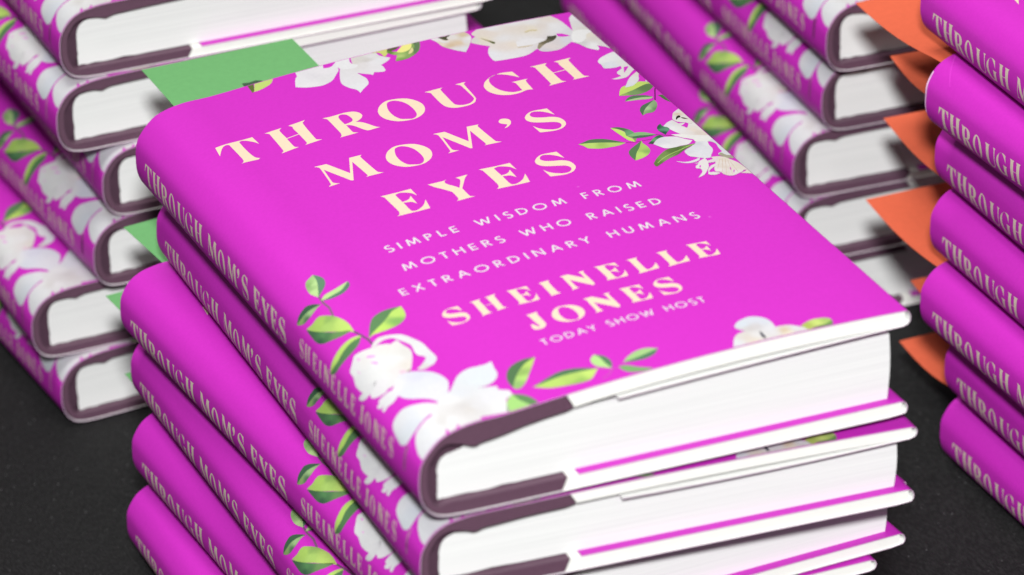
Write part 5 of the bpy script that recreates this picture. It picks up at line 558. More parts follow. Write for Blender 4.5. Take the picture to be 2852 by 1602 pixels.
1|,,186,222,145|369,4582 27,23 31,28 37,21 42,8 47,3 45,3 40,8 39,9 44,13 56,19 62,22 52,19 -17,-18 -20,-22 -26,-27 -36,-37 -41,-42 -42,-32 -41,-16 -42,-7 -40,-5 -39,-5 -37,-2 -33,-3 -25,-3 -20,-3 -18,3 -18,11 -15,17
1|,,92,132,105|362,4567 22,-6 26,-8 23,-6 14,-4 11,-1 19,0 31,2 39,3 39,5 40,5 42,7 41,16 42,32 41,42 36,37 26,27 20,22 17,18 -2,-31 -3,-37 -8,-36 -18,-33 -23,-31 -27,-30 -31,-28 -36,-26 -36,-20 -39,-11 -40,-5 -39,0 -35,1 -35,4 -35,12 -42,23 -43,31
1|,,62,98,72|-164,4708 30,19 36,21 36,16 36,8 37,2 34,-1 32,-1 30,-3 30,-12 31,-23 30,-31 32,-38 35,-52 36,-60 30,-51 -49,29 -58,36 -53,30 -41,22 -35,18 -35,13 -36,10 -36,6 -36,7 -40,12 -41,13
1|120,4566,160,196,135;26,4526,82,112,85;-97,4647,135,168,100|-164,4708 35,-10 41,-13 40,-12 36,-7 36,-6 36,-10 35,-13 35,-18 41,-22 53,-30 58,-36 49,-29 -26,1 -31,1 -34,-1 -36,-4 -39,-7 -38,-3 -37,2 -36,5 -32,6 -27,4 -24,5 -23,12 -27,26 -26,33 -22,33 -16,33 -11,33
1|148,4166,170,205,100;258,4093,145,180,98;396,3757,190,220,115;154,3998,175,210,110;392,3574,190,222,112|-92,4400 36,-23 44,-26 40,-19 33,-4 30,3 28,0 25,-2 23,-6 23,-14 26,-28 26,-38 27,-42 29,-46 29,-51 26,-53 22,-57 20,-58 16,-58 13,-54 10,-54 6,-53 3,-52 0,-52 -3,-52 -4,-56 -7,-56 -5,-47 -31,44 -38,53 -47,74 -63,106 -73,127 -65,115 -49,93 -42,82 -35,78 -30,82 -24,78
1|-78,4234,70,105,75;38,3921,90,140,88;-47,3894,60,95,72;232,3615,110,150,92|-103,4395 38,-96 45,-115 51,-116 54,-115 60,-117 63,-108 71,-100 74,-92 63,-77 -46,12 -54,15 -55,25 -57,41 -59,51 -55,53 -55,52 -51,54 -41,56 -28,59 -18,62 -11,63 -4,63 2,64 3,65 3,70 4,71
0|,,105,80,100|433,3436 59,-231 30,-173 0,-155 -33,0 0,152 -29,169 -58,230
1|,,96,138,90|517,3057 23,49 28,59 28,57 26,54 25,54 27,50 30,50 31,47 33,40 35,30 36,24 38,20 41,19 42,17 44,12 49,9 52,5 48,3 46,-1 43,-3 37,-3 -48,-19 -57,-23 -53,-28 -43,-38 -40,-43 -39,-44 -40,-42 -41,-43 -43,-42 -50,-39 -54,-37 -51,-35 -48,-34 -46,-31 -39,-28 -29,-25 -23,-22
1|1142,3458,192,228,112;1056,3252,135,185,100;774,3171,192,228,108|517,3057 18,19 23,22 29,25 39,28 46,31 48,34 51,35 54,37 50,39 43,42 41,43 40,42 39,44 40,43 43,38 53,28 57,23 48,19 -1,-39 -2,-48 -5,-50 -9,-54 -13,-57 -18,-53 -24,-46 -29,-41 -35,-38 -42,-37 -48,-34 -50,-27 -52,-19 -54,-13 -52,-8 -50,-2 -47,4 -44,3 -39,4 -35,4 -32,-1 -31,-10 -27,-16
1|,,186,222,112|-321,3318 30,4 36,4 44,5 54,5 62,6 61,5 57,5 56,3 55,-1 54,-7 52,-11 52,-15 53,-19 52,-23 38,-23 15,-21 0,-20 0,-17 -51,12 -60,14 -61,10 -60,3 -60,-2 -61,-3 -61,-9 -60,-12 -66,3 -78,27 -83,42
1|,,90,132,85|-321,3318 70,-35 83,-42 78,-27 66,-3 60,12 61,9 61,3 60,2 60,-3 61,-10 60,-14 51,-12 -28,-42 -34,-50 -39,-38 -44,-20 -50,-8 -52,-2 -57,4 -60,11 -59,11 -59,10 -58,11 -50,14 -37,17 -30,20 -28,30 -31,47 -30,57
1|678,2920,246,242,242;913,2799,250,250,252;1012,2283,251,253,254;1024,1899,244,247,252;864,1769,236,232,230|450,2817 21,26 25,31 28,28 32,27 35,24 35,15 33,2 34,-6 35,-11 40,-13 41,-17 41,-20 39,-20 38,-22 34,-31 28,-41 25,-50 25,-58 29,-70 30,-77 22,-78 7,-78 0,-78 0,-76 5,-78 6,-77 1,-64 -6,-43 -10,-30 -17,-30 -25,-36 -30,-37 -35,-31 -42,-25 -47,-19 -40,-14 -30,-9 -22,-3 -22,5 -21,16 -20,24 -17,21 50,36 58,43 50,45 39,44 29,46 13,43 -15,35 -32,32 -25,35 -8,37 0,40 4,47 11,61 15,68 6,63 -10,50 -18,44 -20,44 -19,46 -21,46 -18,39 -15,30 -19,35 -26,27 -40,16 -47,8 -47,0 -47,-13 -46,-21 -39,-18
1|374,2395,252,254,254;794,2350,244,242,238;677,1994,246,240,233;618,2609,250,247,244;508,1937,247,243,243;371,1800,247,246,247;-22,2485,243,244,246;259,2678,249,247,246;251,1985,252,254,254;87,2731,249,250,252;618,2274,252,252,252|450,2817 -28,13 -33,16 -35,17 -38,20 -40,21 -34,16 -23,12 -17,6 -21,-2 -26,-18 -30,-27 -29,-26 -31,-22 -31,-20 -25,-20 -17,-15 -12,-14 -7,-23 -3,-37 1,-46 -3,-44 -13,-37 -17,-36 -14,-35 -11,-29 -9,-28 -4,-40 0,-62 5,-74 12,-66 23,-53 29,-46 20,-43 2,-41 -7,-36 0,-32 14,-23 22,-18 27,-19 33,-25 37,-27 39,-30 42,-39 44,-43 42,-30 38,-13 36,-1 34,15 33,37 31,51 26,44 15,1 18,2 20,0 21,-2 24,-4 23,-3 24,-2 25,-2 21,-1 26,45 31,54 34,63 37,81 40,90 29,80 15,59 4,48 -2,49 -9,54 -15,54 -13,55 -7,58 -5,58 -4,49 -128,-50 -20,47 -23,55 -27,38 -35,5 -38,-13 -30,-11 -18,-3 -10,-2 -11,1 -15,5 -16,8
2|M|537,2812 21,9 24,10 23,4 21,-4 20,-10 18,-18 18,-32 17,-40 14,-33 -31,21 -36,25 -33,22 -29,18 -25,16
2|,,240,160,232|320,2708 49,-45 47,-57 3,-31 -20,-8 -42,36 -40,49 -9,40
2|,,240,160,232|305,2526 34,-34 38,-57 5,-35 -7,-21 -13,-1 -18,21 -26,71
2|,,240,160,232|198,2845 13,-29 8,-38 -9,-17 -13,-5 -10,8 -5,18 6,37
2|,,240,160,232|72,2622 12,-21 9,-32 -11,-17 -12,-1 -2,38
2|,,252,214,233|537,1936 34,-2 35,-23 13,-44 -6,-38 -42,2 -41,23 -7,44
2|,,176,170,135|603,1839 19,14 22,15 17,6 11,-11 6,-20 5,-18
2|,,244,244,246|-29,2341 62,-92 154,-149 -23,-23 -27,-26 -30,-20 -33,-10 -37,-2 -37,2 -39,7 -39,12 -35,17 -30,25 -25,31 -19,32 -13,36 -5,37 2,25 10,7 17,-5 28,-11 50,-24 60,-30 40,-5 3,42 -18,67
2|,,252,250,253|169,2131 168,-175 -18,-42 -22,-51 -23,-45 -24,-42 -26,-38 -32,-17 -43,15 -49,34 -42,36 -33,32 -27,34 -18,30 -12,25 -3,22 8,18 24,10 35,6 35,17 36,39 36,49
2|,,250,249,252|11,1737 25,-2 30,-3 36,-8 48,-15 54,-19 46,-17 -5,-47 -6,-54 -17,-35 -36,-2 -46,18 -40,19 -27,15 -20,17 -17,20 -14,24 -11,27 -7,23 0,16 4,13
3|678,1596,235,236,251;446,1398,240,243,254;738,1407,242,244,253;814,1150,247,247,254;286,1617,252,252,254;74,1596,249,249,252|481,1851 39,-5 45,-7 49,-16 53,-30 56,-39 52,-42 49,-39 46,-42 39,-44 31,-49 24,-51 18,-53 13,-57 7,-58 1,-54 -6,-47 -12,-42 -19,-49 -29,-64 -37,-71 -31,-59 -211,-142 -6,30 -8,35 -16,40 -27,43 -35,48 -39,48 -44,47 -48,47 -41,46 -30,45 -24,44 -20,44 -15,46 -11,47 -8,39 -34,-9 -40,-10 -40,-3 -38,13 -39,20 -34,14 -32,-1 -28,-6 -21,1 -13,19 -6,26 4,23 23,16 33,12 17,9 -13,4 -30,0 -26,10 -17,26 -13,35 -5,27 4,16 11,8 22,2 35,-9 44,-17 47,-13 46,-10 47,-7 47,3 45,15 43,25 42,33 41,44 40,52
4|885,457,233,230,230;930,351,238,234,232;791,390,239,236,236;530,395,240,238,237;514,296,238,236,235;1396,1105,242,249,254;1284,1273,244,249,254;240,336,247,249,253;383,502,252,252,254;1306,476,249,249,254;1089,400,244,243,246;862,724,252,252,253;611,257,253,252,254;1384,235,253,253,254;362,244,249,250,253;1002,834,243,246,252|869,933 17,9 21,13 31,31 49,67 59,85 55,76 42,53 37,43 43,37 53,33 59,27 60,16 63,0 63,-10 53,-9 37,-3 28,-2 27,2 34,7 33,10 29,8 -14,-62 -15,-73 -13,-66 -5,-48 -2,-40 -8,-40 -16,-46 -21,-47 -27,-42 -36,-38 -41,-34 -41,-25 -37,-15 -38,-7 -38,-3 -42,3 -44,7 -36,7 266,-111 -33,-96 129,-106 -4,-134 -131,-67 -14,-33 -16,-40 -16,-51 -16,-71 -15,-82 -13,-69 -222,36 -206,31 -39,-132 -317,12 20,152 -98,-136 -81,-10 7,163 -94,-139 -256,215 -116,196 27,36 33,43 35,34 38,17 42,9 38,6 29,8 26,7 31,5 42,5 47,3 39,3 19,52 16,71 20,81 23,55 32,5 35,-23 31,-20
3|138,706,238,243,252;-44,657,236,242,249;434,826,249,249,254;94,1073,246,247,252;282,843,244,247,253|626,782 -30,38 -37,44 -40,43 -46,39 -51,37 -50,36 -48,38 -47,36 -46,29 -44,18 -42,10 -42,3 -43,-2 -42,-8 -37,-15 -31,-18 -26,-25 -22,-35 -20,-55 -17,-67 -14,-60 -11,-48 -9,-42 -4,-37 -2,-32 1,-28 9,-28 16,-35 24,-36 32,-26 43,-10 53,1 59,4 72,7 79,12 65,10 42,7 29,5 28,5 33,6 32,5 27,5
3|,,246,247,252|386,495 -46,13 -54,15 -50,7 -43,-2 -39,-11 -37,-19 -33,-29 -31,-39 -30,-46 -29,-58 -27,-66 -21,-62 -11,-57 -5,-53 -1,-46 2,-37 5,-30 5,-25 177,-68 318,29
4|,,166,216,126|1382,25 36,84 43,98 45,84 46,55 48,40 40,32 11,-23 12,-28 11,-37 9,-52 8,-61 10,-58 11,-46 13,-42 18,-49 31,-65 36,-71 31,-60 -146,-95
5|,,100,142,90|1640,418 36,-24 42,-29 38,-36 31,-46 27,-51 20,-55 14,-58 7,-61 6,-51 4,-175 -112,119 -9,30 -11,36 -14,43 -19,52 -22,58 -18,60 -10,65 -5,67
1|,,84,120,80|1723,581 0,52 0,62 5,59 9,52 13,49 18,49 23,50 27,50 30,45 31,39 35,34 44,31 60,29 70,25 69,14 66,-4 65,-15 55,-13 -55,-22 -65,-26 -64,-34 -60,-44 -58,-52 -56,-55 -52,-61 -49,-64 -46,-64 -43,-65 -39,-66
1|2207,1098,186,218,110;2003,877,150,185,100;1841,633,150,190,115;1973,742,182,222,120|1723,581 33,55 39,66 43,65 46,64 49,64 52,61 56,55 58,52 60,44 64,34 65,26 55,22 -28,-44 -34,-52 -41,-62 -54,-77 -61,-86 -57,-80 -48,-66 -43,-59 -41,-51 -42,-41 -40,-33 -34,-22 -27,-10 -20,0 -17,9 -13,18 -11,26
1|,,84,124,86|1971,435 73,30 85,37 87,34 84,33 84,31 80,19 70,2 66,-11 62,-17 60,-23 57,-30 54,-32 52,-34 49,-36 42,-30 -62,15 -75,17 -83,16 -95,15 -104,13 -100,6 -92,-4 -88,-12 -84,-11 -81,-10 -77,-10
1|2298,372,184,216,110;2547,345,180,212,108;2597,225,152,190,98;2838,338,198,228,118|1971,435 64,8 77,10 81,10 84,11 88,12 92,4 100,-6 104,-13 95,-15 83,-16 75,-17 62,-15 -34,-40 -41,-47 -38,-43 -32,-36 -29,-33 -35,-25 -41,-14 -47,-6 -57,1 -74,9 -84,16 -83,19 -79,19 -78,22 -72,31 -67,48 -62,57
1|,,182,226,142|3092,794 -30,-25 -35,-30 -29,-33 -17,-35 -10,-39 -5,-40 2,-43 9,-44 15,-40 24,-33 32,-28 30,-26 27,-25 25,-23 22,-19 -7,54 -9,63 -6,63 0,62 2,62 -2,55 -11,48 -14,42
1|,,90,132,95|3092,794 30,-25 36,-31 29,-35 20,-43 14,-48 7,-47 1,-42 -6,-41 -11,-41 -18,-45 -23,-46 -19,-39 -7,54 -9,63 -6,63 0,62 2,62 -2,55 -11,48 -14,42
1|,,166,206,136|3360,374 38,38 45,45 49,40 53,33 57,28 56,20 55,12 54,3 53,-8 53,-26 50,-37 43,-32 -85,-20 -101,-25 -89,-20 -66,-14 -55,-10 -53,-8 -56,-8 -55,-6
1|,,85,132,95|3360,374 46,5 55,6 56,8 53,8 55,10 66,14 89,20 101,25 85,20 -30,-37 -37,-43 -42,-37 -51,-27 -57,-21 -59,-12 -57,-3 -59,6 -57,10 -56,14 -55,19
1|,,124,174,108|3246,287 33,5 39,5 43,-12 44,-40 47,-56 48,-54 58,-46 60,-43 35,-34 -9,-19 -32,-10 -29,-7 -73,22 -84,27 -69,29 -42,33 -25,36 -19,38 -14,43 -6,45
0|,,190,100,170|2956,430 195,-142 91,7 113,86 10,-13 -116,-88 -105,-7 -197,144
0|,,190,100,170|3154,275 -107,-114 -131,-53 -6,15 128,51 104,112
1|5359,557,233,242,252;5507,422,214,210,212;5396,401,226,221,221;5649,490,235,239,250;5529,610,235,239,250;5272,40,232,221,207;5229,182,240,230,221;5808,123,222,202,174;5840,17,243,235,214;5651,139,244,242,245;5391,192,246,244,244;5195,230,239,233,228;5038,100,244,246,251;5946,12,238,230,230;5649,276,244,244,249;6002,122,243,243,247|5208,527 14,35 26,35 31,31 34,26 39,22 39,18 41,15 43,10 39,5 34,-1 31,-8 31,-15 36,-23 35,-30 30,-34 20,-40 14,-44 9,-45 3,-47 -2,-48 -5,-40 -5,-29 -8,-21 -6,-17 40,-2 48,-3 44,-5 34,-7 30,-8 29,-14 30,-24 29,-29 24,-24 177,-189 -26,-49 -980,-96 -336,54 47,98 56,116 51,95 41,58 36,38 35,28 37,20 36,10 31,7 23,6 18,2 14,2 -18,14 -22,17 -19,22 -17,32 -13,39
2|,,28,28,58|5483,267 0,-22 1,-25 0,-29 0,-35 -1,-37 -2,-33 -5,-26 -8,-22 -6,-18 -10,10 -11,12 -7,22 1,39 6,48 8,42 10,30 13,24
2|6185,128,176,192,96;6340,148,205,224,124;6496,169,170,198,108|6079,146 34,22 40,25 41,22 42,17 43,14 44,9 48,1 49,-4 43,-7 36,-10 29,-13 23,-17 15,-23 7,-27 6,-23 -40,-24 -48,-28 -53,-23 -63,-8 -68,-2 -60,-9 -46,-25 -37,-31 -32,-27 1,16 0,19 -5,27 -13,41 -19,48
2|,,112,150,84|6161,-59 20,27 23,32 37,26 59,12 72,7 66,12 54,23 47,28 40,24 -7,-21 -8,-26 -12,-32 -21,-45 -24,-51 -21,-43
0|,,225,130,205|-67,469 -11,77 -15,-76 -15,72 -22,-86 -18,95 -11,-77 -20,61 -18,-60 -16,65 -17,-65 -14,66 -19,-80 -18,75 -18,-75 -19,83 -14,-69 -16,68 -17,-73 -18,69 -18,-69 -15,76 -16,-80 -19,68 -20,-70 -21,89 14,3 13,-79 14,71 15,-68 18,80 19,-76 16,69 16,-69 17,72 18,-67 20,68 15,-82 16,75 16,-75 15,79 20,-65 17,65 18,-65 16,60 14,-62 23,76 16,-93 12,85 19,-72 19,77 23,-88
"""
def build_art():
    bm = bmesh.new()
    pid = bm.faces.layers.int.new('pid')
    polys = []
    for line in ART.strip().split('\n'):
        lay, cs, ps = line.split('|')
        d = np.array([[int(v) for v in q.split(',')] for q in ps.split(' ')]); P = np.cumsum(d, axis=0)/50000.
        if cs == 'M': cols = None
        else:
            cols = []
            for c in cs.split(';'):
                a = c.split(',')
                cols.append(((float(a[0])/50000 if a[0] else None), (float(a[1])/50000 if a[1] else None), float(a[2]), float(a[3]), float(a[4])))
        polys.append((int(lay), cols, P))
    grad = []
    for i, (lay, cols, P) in enumerate(polys):
        vs = [bm.verts.new((p[0], p[1], 0)) for p in P]
        try: f = bm.faces.new(vs)
        except ValueError: continue
        f[pid] = i+1
        f.normal_update()
        if f.normal.z < 0: f.normal_flip()
    bmesh.ops.triangulate(bm, faces=bm.faces[:], quad_method='BEAUTY', ngon_method='EAR_CLIP')
    def cut(co, no, faces=None, clear=False):
        if faces is None: geom = bm.verts[:]+bm.edges[:]+bm.faces[:]
        else:
            es = set(); vsx = set()
            for f in faces:
                for e in f.edges: es.add(e)
                for v in f.verts: vsx.add(v)
            geom = list(vsx)+list(es)+list(faces)
        bmesh.ops.bisect_plane(bm, geom=geom, dist=1e-8, plane_co=co, plane_no=no, clear_outer=clear)
    cut((0, -.0001, 0), (0, -1, 0), clear=True); cut((0, H+.0001, 0), (0, 1, 0), clear=True); cut((.1545, 0, 0), (1, 0, 0), clear=True)
    cut((-.033, 0, 0), (-1, 0, 0), clear=True)
    for s in SL:
        if -.033 < s < .1544: cut((s, 0, 0), (1, 0, 0))
    for y in YL[1:-1]: cut((0, y, 0), (0, 1, 0))
    for ax, lo, hi in ((0, -.032, .155), (1, 0, H)):
        t = lo
        while t < hi:
            gf = [f for f in bm.faces if polys[f[pid]-1][1] is not None and len(polys[f[pid]-1][1]) > 1 and min(v.co[ax] for v in f.verts) < t < max(v.co[ax] for v in f.verts)]
            if gf: cut((t, 0, 0) if ax == 0 else (0, t, 0), (1, 0, 0) if ax == 0 else (0, 1, 0), faces=gf)
            t += .0011
    bmesh.ops.triangulate(bm, faces=bm.faces[:])
    bm.verts.index_update()
    V = np.array([(v.co.x, v.co.y) for v in bm.verts]); lay = np.zeros(len(V)); colr = np.zeros((len(V), 3)); Fc = []
    vp = np.zeros(len(V), int)
    for f in bm.faces:
        if f.calc_area() < 1e-13: continue
        Fc.append([v.index for v in f.verts])
        for v in f.verts: vp[v.index] = f[pid]
    for i, (l, cols, P) in enumerate(polys):
        idx = np.where(vp == i+1)[0]
        if not len(idx): continue
        lay[idx] = l
        if cols is None: colr[idx] = MAGENTA
        elif len(cols) == 1: colr[idx] = disp(*cols[0][2:])
        else:
            C = np.array([disp(*c[2:]) for c in cols]); Q = np.array([c[:2] for c in cols])
            d2 = ((V[idx][:, None]-Q[None])**2).sum(-1)+2e-7; wgt = d2**-1.6
            colr[idx] = (wgt[..., None]*C[None]).sum(1)/wgt.sum(1)[:, None]
    bm.free()
    Fc = np.array(Fc)
    # make every triangle face outward (+)
    a, b, c = V[Fc[:, 0]], V[Fc[:, 1]], V[Fc[:, 2]]
    cr = (b[:, 0]-a[:, 0])*(c[:, 1]-a[:, 1])-(b[:, 1]-a[:, 1])*(c[:, 0]-a[:, 0])
    Fc[cr < 0] = Fc[cr < 0][:, ::-1]
    return V, lay, colr, Fc
ART_V, ART_L, ART_C, ART_F = build_art()

def set_normals(me, normals):
    me.polygons.foreach_set('use_smooth', np.ones(len(me.polygons), bool))
    me.normals_split_custom_set_from_vertices([tuple(n) for n in normals])

def jacket_mesh(sh, nick=False):
    A, B, n0 = sh.path(); n = len(A)
    nA, nB = normals2(A), normals2(B)
    V = []; Nn = []; C = []; F = []
    wob = lambda y: sh.wobble*math.sin(y*31+1.3)
    def P(i, y, off=0.):
        t = y/H; p = A[i]*(1-t)+B[i]*t; q = nA[i]*(1-t)+nB[i]*t
        return (p[0]+q[0]*off, y, p[1]+q[1]*off), (q[0], 0, q[1])
    th = .0002
    def sheet(off, flip, col):
        base = len(V)
        for i in range(n):
            for y in YL:
                p, q = P(i, y, off); V.append(p); Nn.append(tuple(-k for k in q) if flip else q); C.append(col)
        m_ = len(YL)
        for i in range(n-1):
            for j in range(m_-1):
                a = base+i*m_+j; f = (a, a+m_, a+m_+1, a+1)
                F.append(f if flip else f[::-1])
        return base
    WHITE = (.80, .80, .78)
    o = sheet(0, False, MAGENTA); inn = sheet(-th, True, WHITE)
    # paper edges at tail, head and flap ends
    m_ = len(YL)
    for jy, s in ((0, -1), (m_-1, 1)):
        b = len(V)
        for i in range(n):
            for off in (0., -th):
                p, q = P(i, YL[jy], off); V.append(p); Nn.append((0, s, 0)); C.append((.62, .42, .58))
        for i in range(n-1):
            f = (b+2*i, b+2*i+1, b+2*i+3, b+2*i+2); F.append(f if s > 0 else f[::-1])
    for i, s in ((0, -1), (n-1, -1)):
        b = len(V)
        for y in (YL[0], YL[-1]):
            for off in (0., -th):
                p, q = P(i, y, off); V.append(p); Nn.append((s, 0, 0)); C.append(WHITE)
        F.append((b, b+1, b+3, b+2))
    nv = len(V)
    # art: interpolate on the same stations
    st = np.minimum(SL, 1.); order = np.argsort(SL)
    idx = np.interp(ART_V[:, 0], SL[order], order.astype(float)[:]) if False else np.interp(-ART_V[:, 0], -SL, np.arange(len(SL)))
    i0 = np.clip(np.floor(idx).astype(int), 0, len(SL)-2); fr = (idx-i0)[:, None]
    t = (ART_V[:, 1]/H)[:, None]
    a0, a1 = A[n0+i0], A[n0+i0+1]; b0, b1 = B[n0+i0], B[n0+i0+1]
    p = (a0*(1-fr)+a1*fr)*(1-t)+(b0*(1-fr)+b1*fr)*t
    na = (nA[n0+i0]*(1-fr)+nA[n0+i0+1]*fr)*(1-t)+(nB[n0+i0]*(1-fr)+nB[n0+i0+1]*fr)*t
    off = (.00003+.00002*ART_L)[:, None]
    q = p+na*off
    AV = np.stack([q[:, 0], ART_V[:, 1], q[:, 1]], 1); AN = np.stack([na[:, 0], np.zeros(len(na)), na[:, 1]], 1)
    allV = np.vstack([np.array(V), AV]); allN = np.vstack([np.array(Nn), AN]); allC = np.vstack([np.array(C), ART_C])
    faces = F+[tuple(f) for f in (ART_F+nv).tolist()]
    if nick:                                  # worn head of this jacket: paper white shows, the crease's highlight is painted as a lighter magenta line
        def strip(pts, col):
            nonlocal allV, allN, allC
            b = len(allV); vs = []; ns = []
            for S_, ya, yb in pts:
                k = float(np.interp(-S_, -SL, np.arange(len(SL)))); k0 = min(int(k), len(SL)-2); f = k-k0
                for y in (ya, yb):
                    t_ = y/H
                    a_ = (A[n0+k0]*(1-f)+A[n0+k0+1]*f)*(1-t_)+(B[n0+k0]*(1-f)+B[n0+k0+1]*f)*t_; q_ = nB[n0+k0]
                    vs.append((a_[0]+q_[0]*.00012, y, a_[1]+q_[1]*.00012)); ns.append((q_[0], 0, q_[1]))
            allV = np.vstack([allV, vs]); allN = np.vstack([allN, ns]); allC = np.vstack([allC, np.tile(col, (len(vs), 1))])
            for m2 in range(len(pts)-1): faces.append((b+2*m2, b+2*m2+1, b+2*m2+3, b+2*m2+2))
        strip([(S_, H-.0001-.0004*math.exp(-((S_+.004)/.0055)**2), H+.0004) for S_ in np.linspace(.002, -.013, 30)], (.66, .42, .62))
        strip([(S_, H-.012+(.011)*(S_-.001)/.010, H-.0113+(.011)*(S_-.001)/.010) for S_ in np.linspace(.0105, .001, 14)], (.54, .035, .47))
    me = bpy.data.meshes.new('dust_jacket')
    me.from_pydata(allV.tolist(), [], faces); me.update()
    at = me.color_attributes.new('Print', 'FLOAT_COLOR', 'POINT')
    at.data.foreach_set('color', np.hstack([allC, np.ones((len(allC), 1))]).astype(np.float32).ravel())
    me.materials.append(M_JACKET)
    ln = np.linalg.norm(allN, axis=1); allN = allN/np.maximum(ln, 1e-9)[:, None]
    set_normals(me, allN)
    return me

def case_meshes(sh):
    """spine cloth with the strip over the boards, and the two white boards"""
    A = sh.sec[0]; B = sh.sec[1]
    res = []
    half = len(A)//2
    sp = int(np.argmin(A[:, 0]))
    nA, nB = normals2(A), normals2(B)
    split_top, split_bot = .0455, .0445
    def tk(P, i):
        x = P[i, 0]
        if i < sp: tb, xs = (sh.tf+.0006 if x < split_top+.001 and sh.loose else sh.tf), .016
        else: tb, xs = sh.tb-.0002, .010
        k = min(max((x-.004)/(xs-.004), 0), 1); k = k*k*(3-2*k)
        t = .0020+(tb-.0020)*k
        if i < sp: t += (.0002+.0015*sh.loose)*math.exp(-((x-.019)/.010)**2)*k+(.0009-.0002*sh.loose)*math.exp(-((x-.0165)/.0018)**2)      # the joint swells where board meets spine
        return t
    def strip(i0, i1, x0=None, x1=None):
        """stations i0..i1 plus exact ends at x0 (start) and x1 (end)"""
        st = []
        def at(i, k, x=None, slant=0):
            out = []
            for P, nn in ((A, nA), (B, nB)):
                if x is None: p = P[i]; q = nn[i]; t = tk(P, i)
                else:
                    j = i; f = (x-P[j, 0])/(P[k, 0]-P[j, 0]+1e-12); p = P[j]*(1-f)+P[k]*f; q = nn[j]; t = tk(P, j)
                g = .0003+.0004*math.exp(-(P[i, 0]/.006)**2); o = p-q*g; n_ = p-q*(g+t); n_ = n_+np.array([slant, 0])
                out.append((o, n_))
            return out
        return at
    at = strip(0, 0)
    def build(stations, name, mat, y0=0., y1=H):
        V = []; F = []
        for (tl, hd) in stations:
            for y, (o, n_) in ((y0, tl), (y1, hd)):
                V.append((o[0], y, o[1])); V.append((n_[0], y, n_[1]))
        # vertex order per station: tail outer, tail inner, head outer, head inner
        k = len(stations)
        for i in range(k-1):
            a = 4*i; b = 4*(i+1)
            F += [(a, a+1, b+1, b), (a+2, b+2, b+3, a+3), (a, b, b+2, a+2), (a+1, a+3, b+3, b+1)]
        F += [(0, 2, 3, 1), (4*k-4, 4*k-3, 4*k-1, 4*k-2)]
        me = bpy.data.meshes.new(name); me.from_pydata([tuple(map(float, v)) for v in V], [], F); me.update()
        bm = bmesh.new(); bm.from_mesh(me); bmesh.ops.recalc_face_normals(bm, faces=bm.faces); bm.to_mesh(me); bm.free()
        me.polygons.foreach_set('use_smooth', [True]*len(me.polygons))
        me.set_sharp_from_angle(angle=math.radians(40))
        me.materials.append(mat); return me
    it = [i for i in range(sp) if A[i, 0] > split_top]; ib = [i for i in range(sp, len(A)) if A[i, 0] > split_bot and A[i, 0] < W-.003]
    itop_last = it[-1]; ibot_first = ib[0]
    end = W-.0014
    topS = [at(0, 1, end)]+[at(i, 0) for i in it if A[i, 0] < end-.0005]+[at(itop_last, itop_last+1, split_top+.0003, .0022)]
    mid = [at(itop_last, itop_last+1, split_top, .0022)]+[at(i, 0) for i in range(itop_last+1, ibot_first)]+[at(ibot_first-1, ibot_first, split_bot, .0016)]
    botS = [at(ibot_first-1, ibot_first, split_bot+.0003, .0016)]+[at(i, 0) for i in ib]+[at(ib[-2], ib[-1], end)]
    # lining that closes the hollow between spine cloth and pages
    Pt, Ph = A, B; zt = sh.tail[0]-.0062
    V = []; F = []
    js = [i for i in range(len(A)) if A[i, 0] < (.0230 if i < sp else .012)]
    for y, P, nn in ((.0033, A, nA), (H-.0033, B, nB)):
        for i in js:
            q = P[i]-nn[i]*(.0012); V.append((q[0], y, q[1]))
        for i in js:
            q = P[i]-nn[i]*(.0075+.003*sh.loose if P[i, 0] > .006 and i < sp else .0105); V.append((min(max(q[0], .0080), .0235), y, max(q[1], sh.tb+.0006)))
    k = len(js)
    for b, s in ((0, 1), (2*k, -1)):
        for i in range(k-1):
            f = (b+i, b+i+1, b+k+i+1, b+k+i); F.append(f)
    for i in range(k-1): F.append((i, i+1, 2*k+i+1, 2*k+i))
    me = bpy.data.meshes.new('spine_lining'); me.from_pydata([tuple(map(float, v)) for v in V], [], F); me.update(); me.materials.append(M_LINING)
    return me, build(mid, 'spine_cloth', M_PLUM), build(topS, 'cover_board', M_BOARD), build(botS, 'cover_board', M_BOARD)

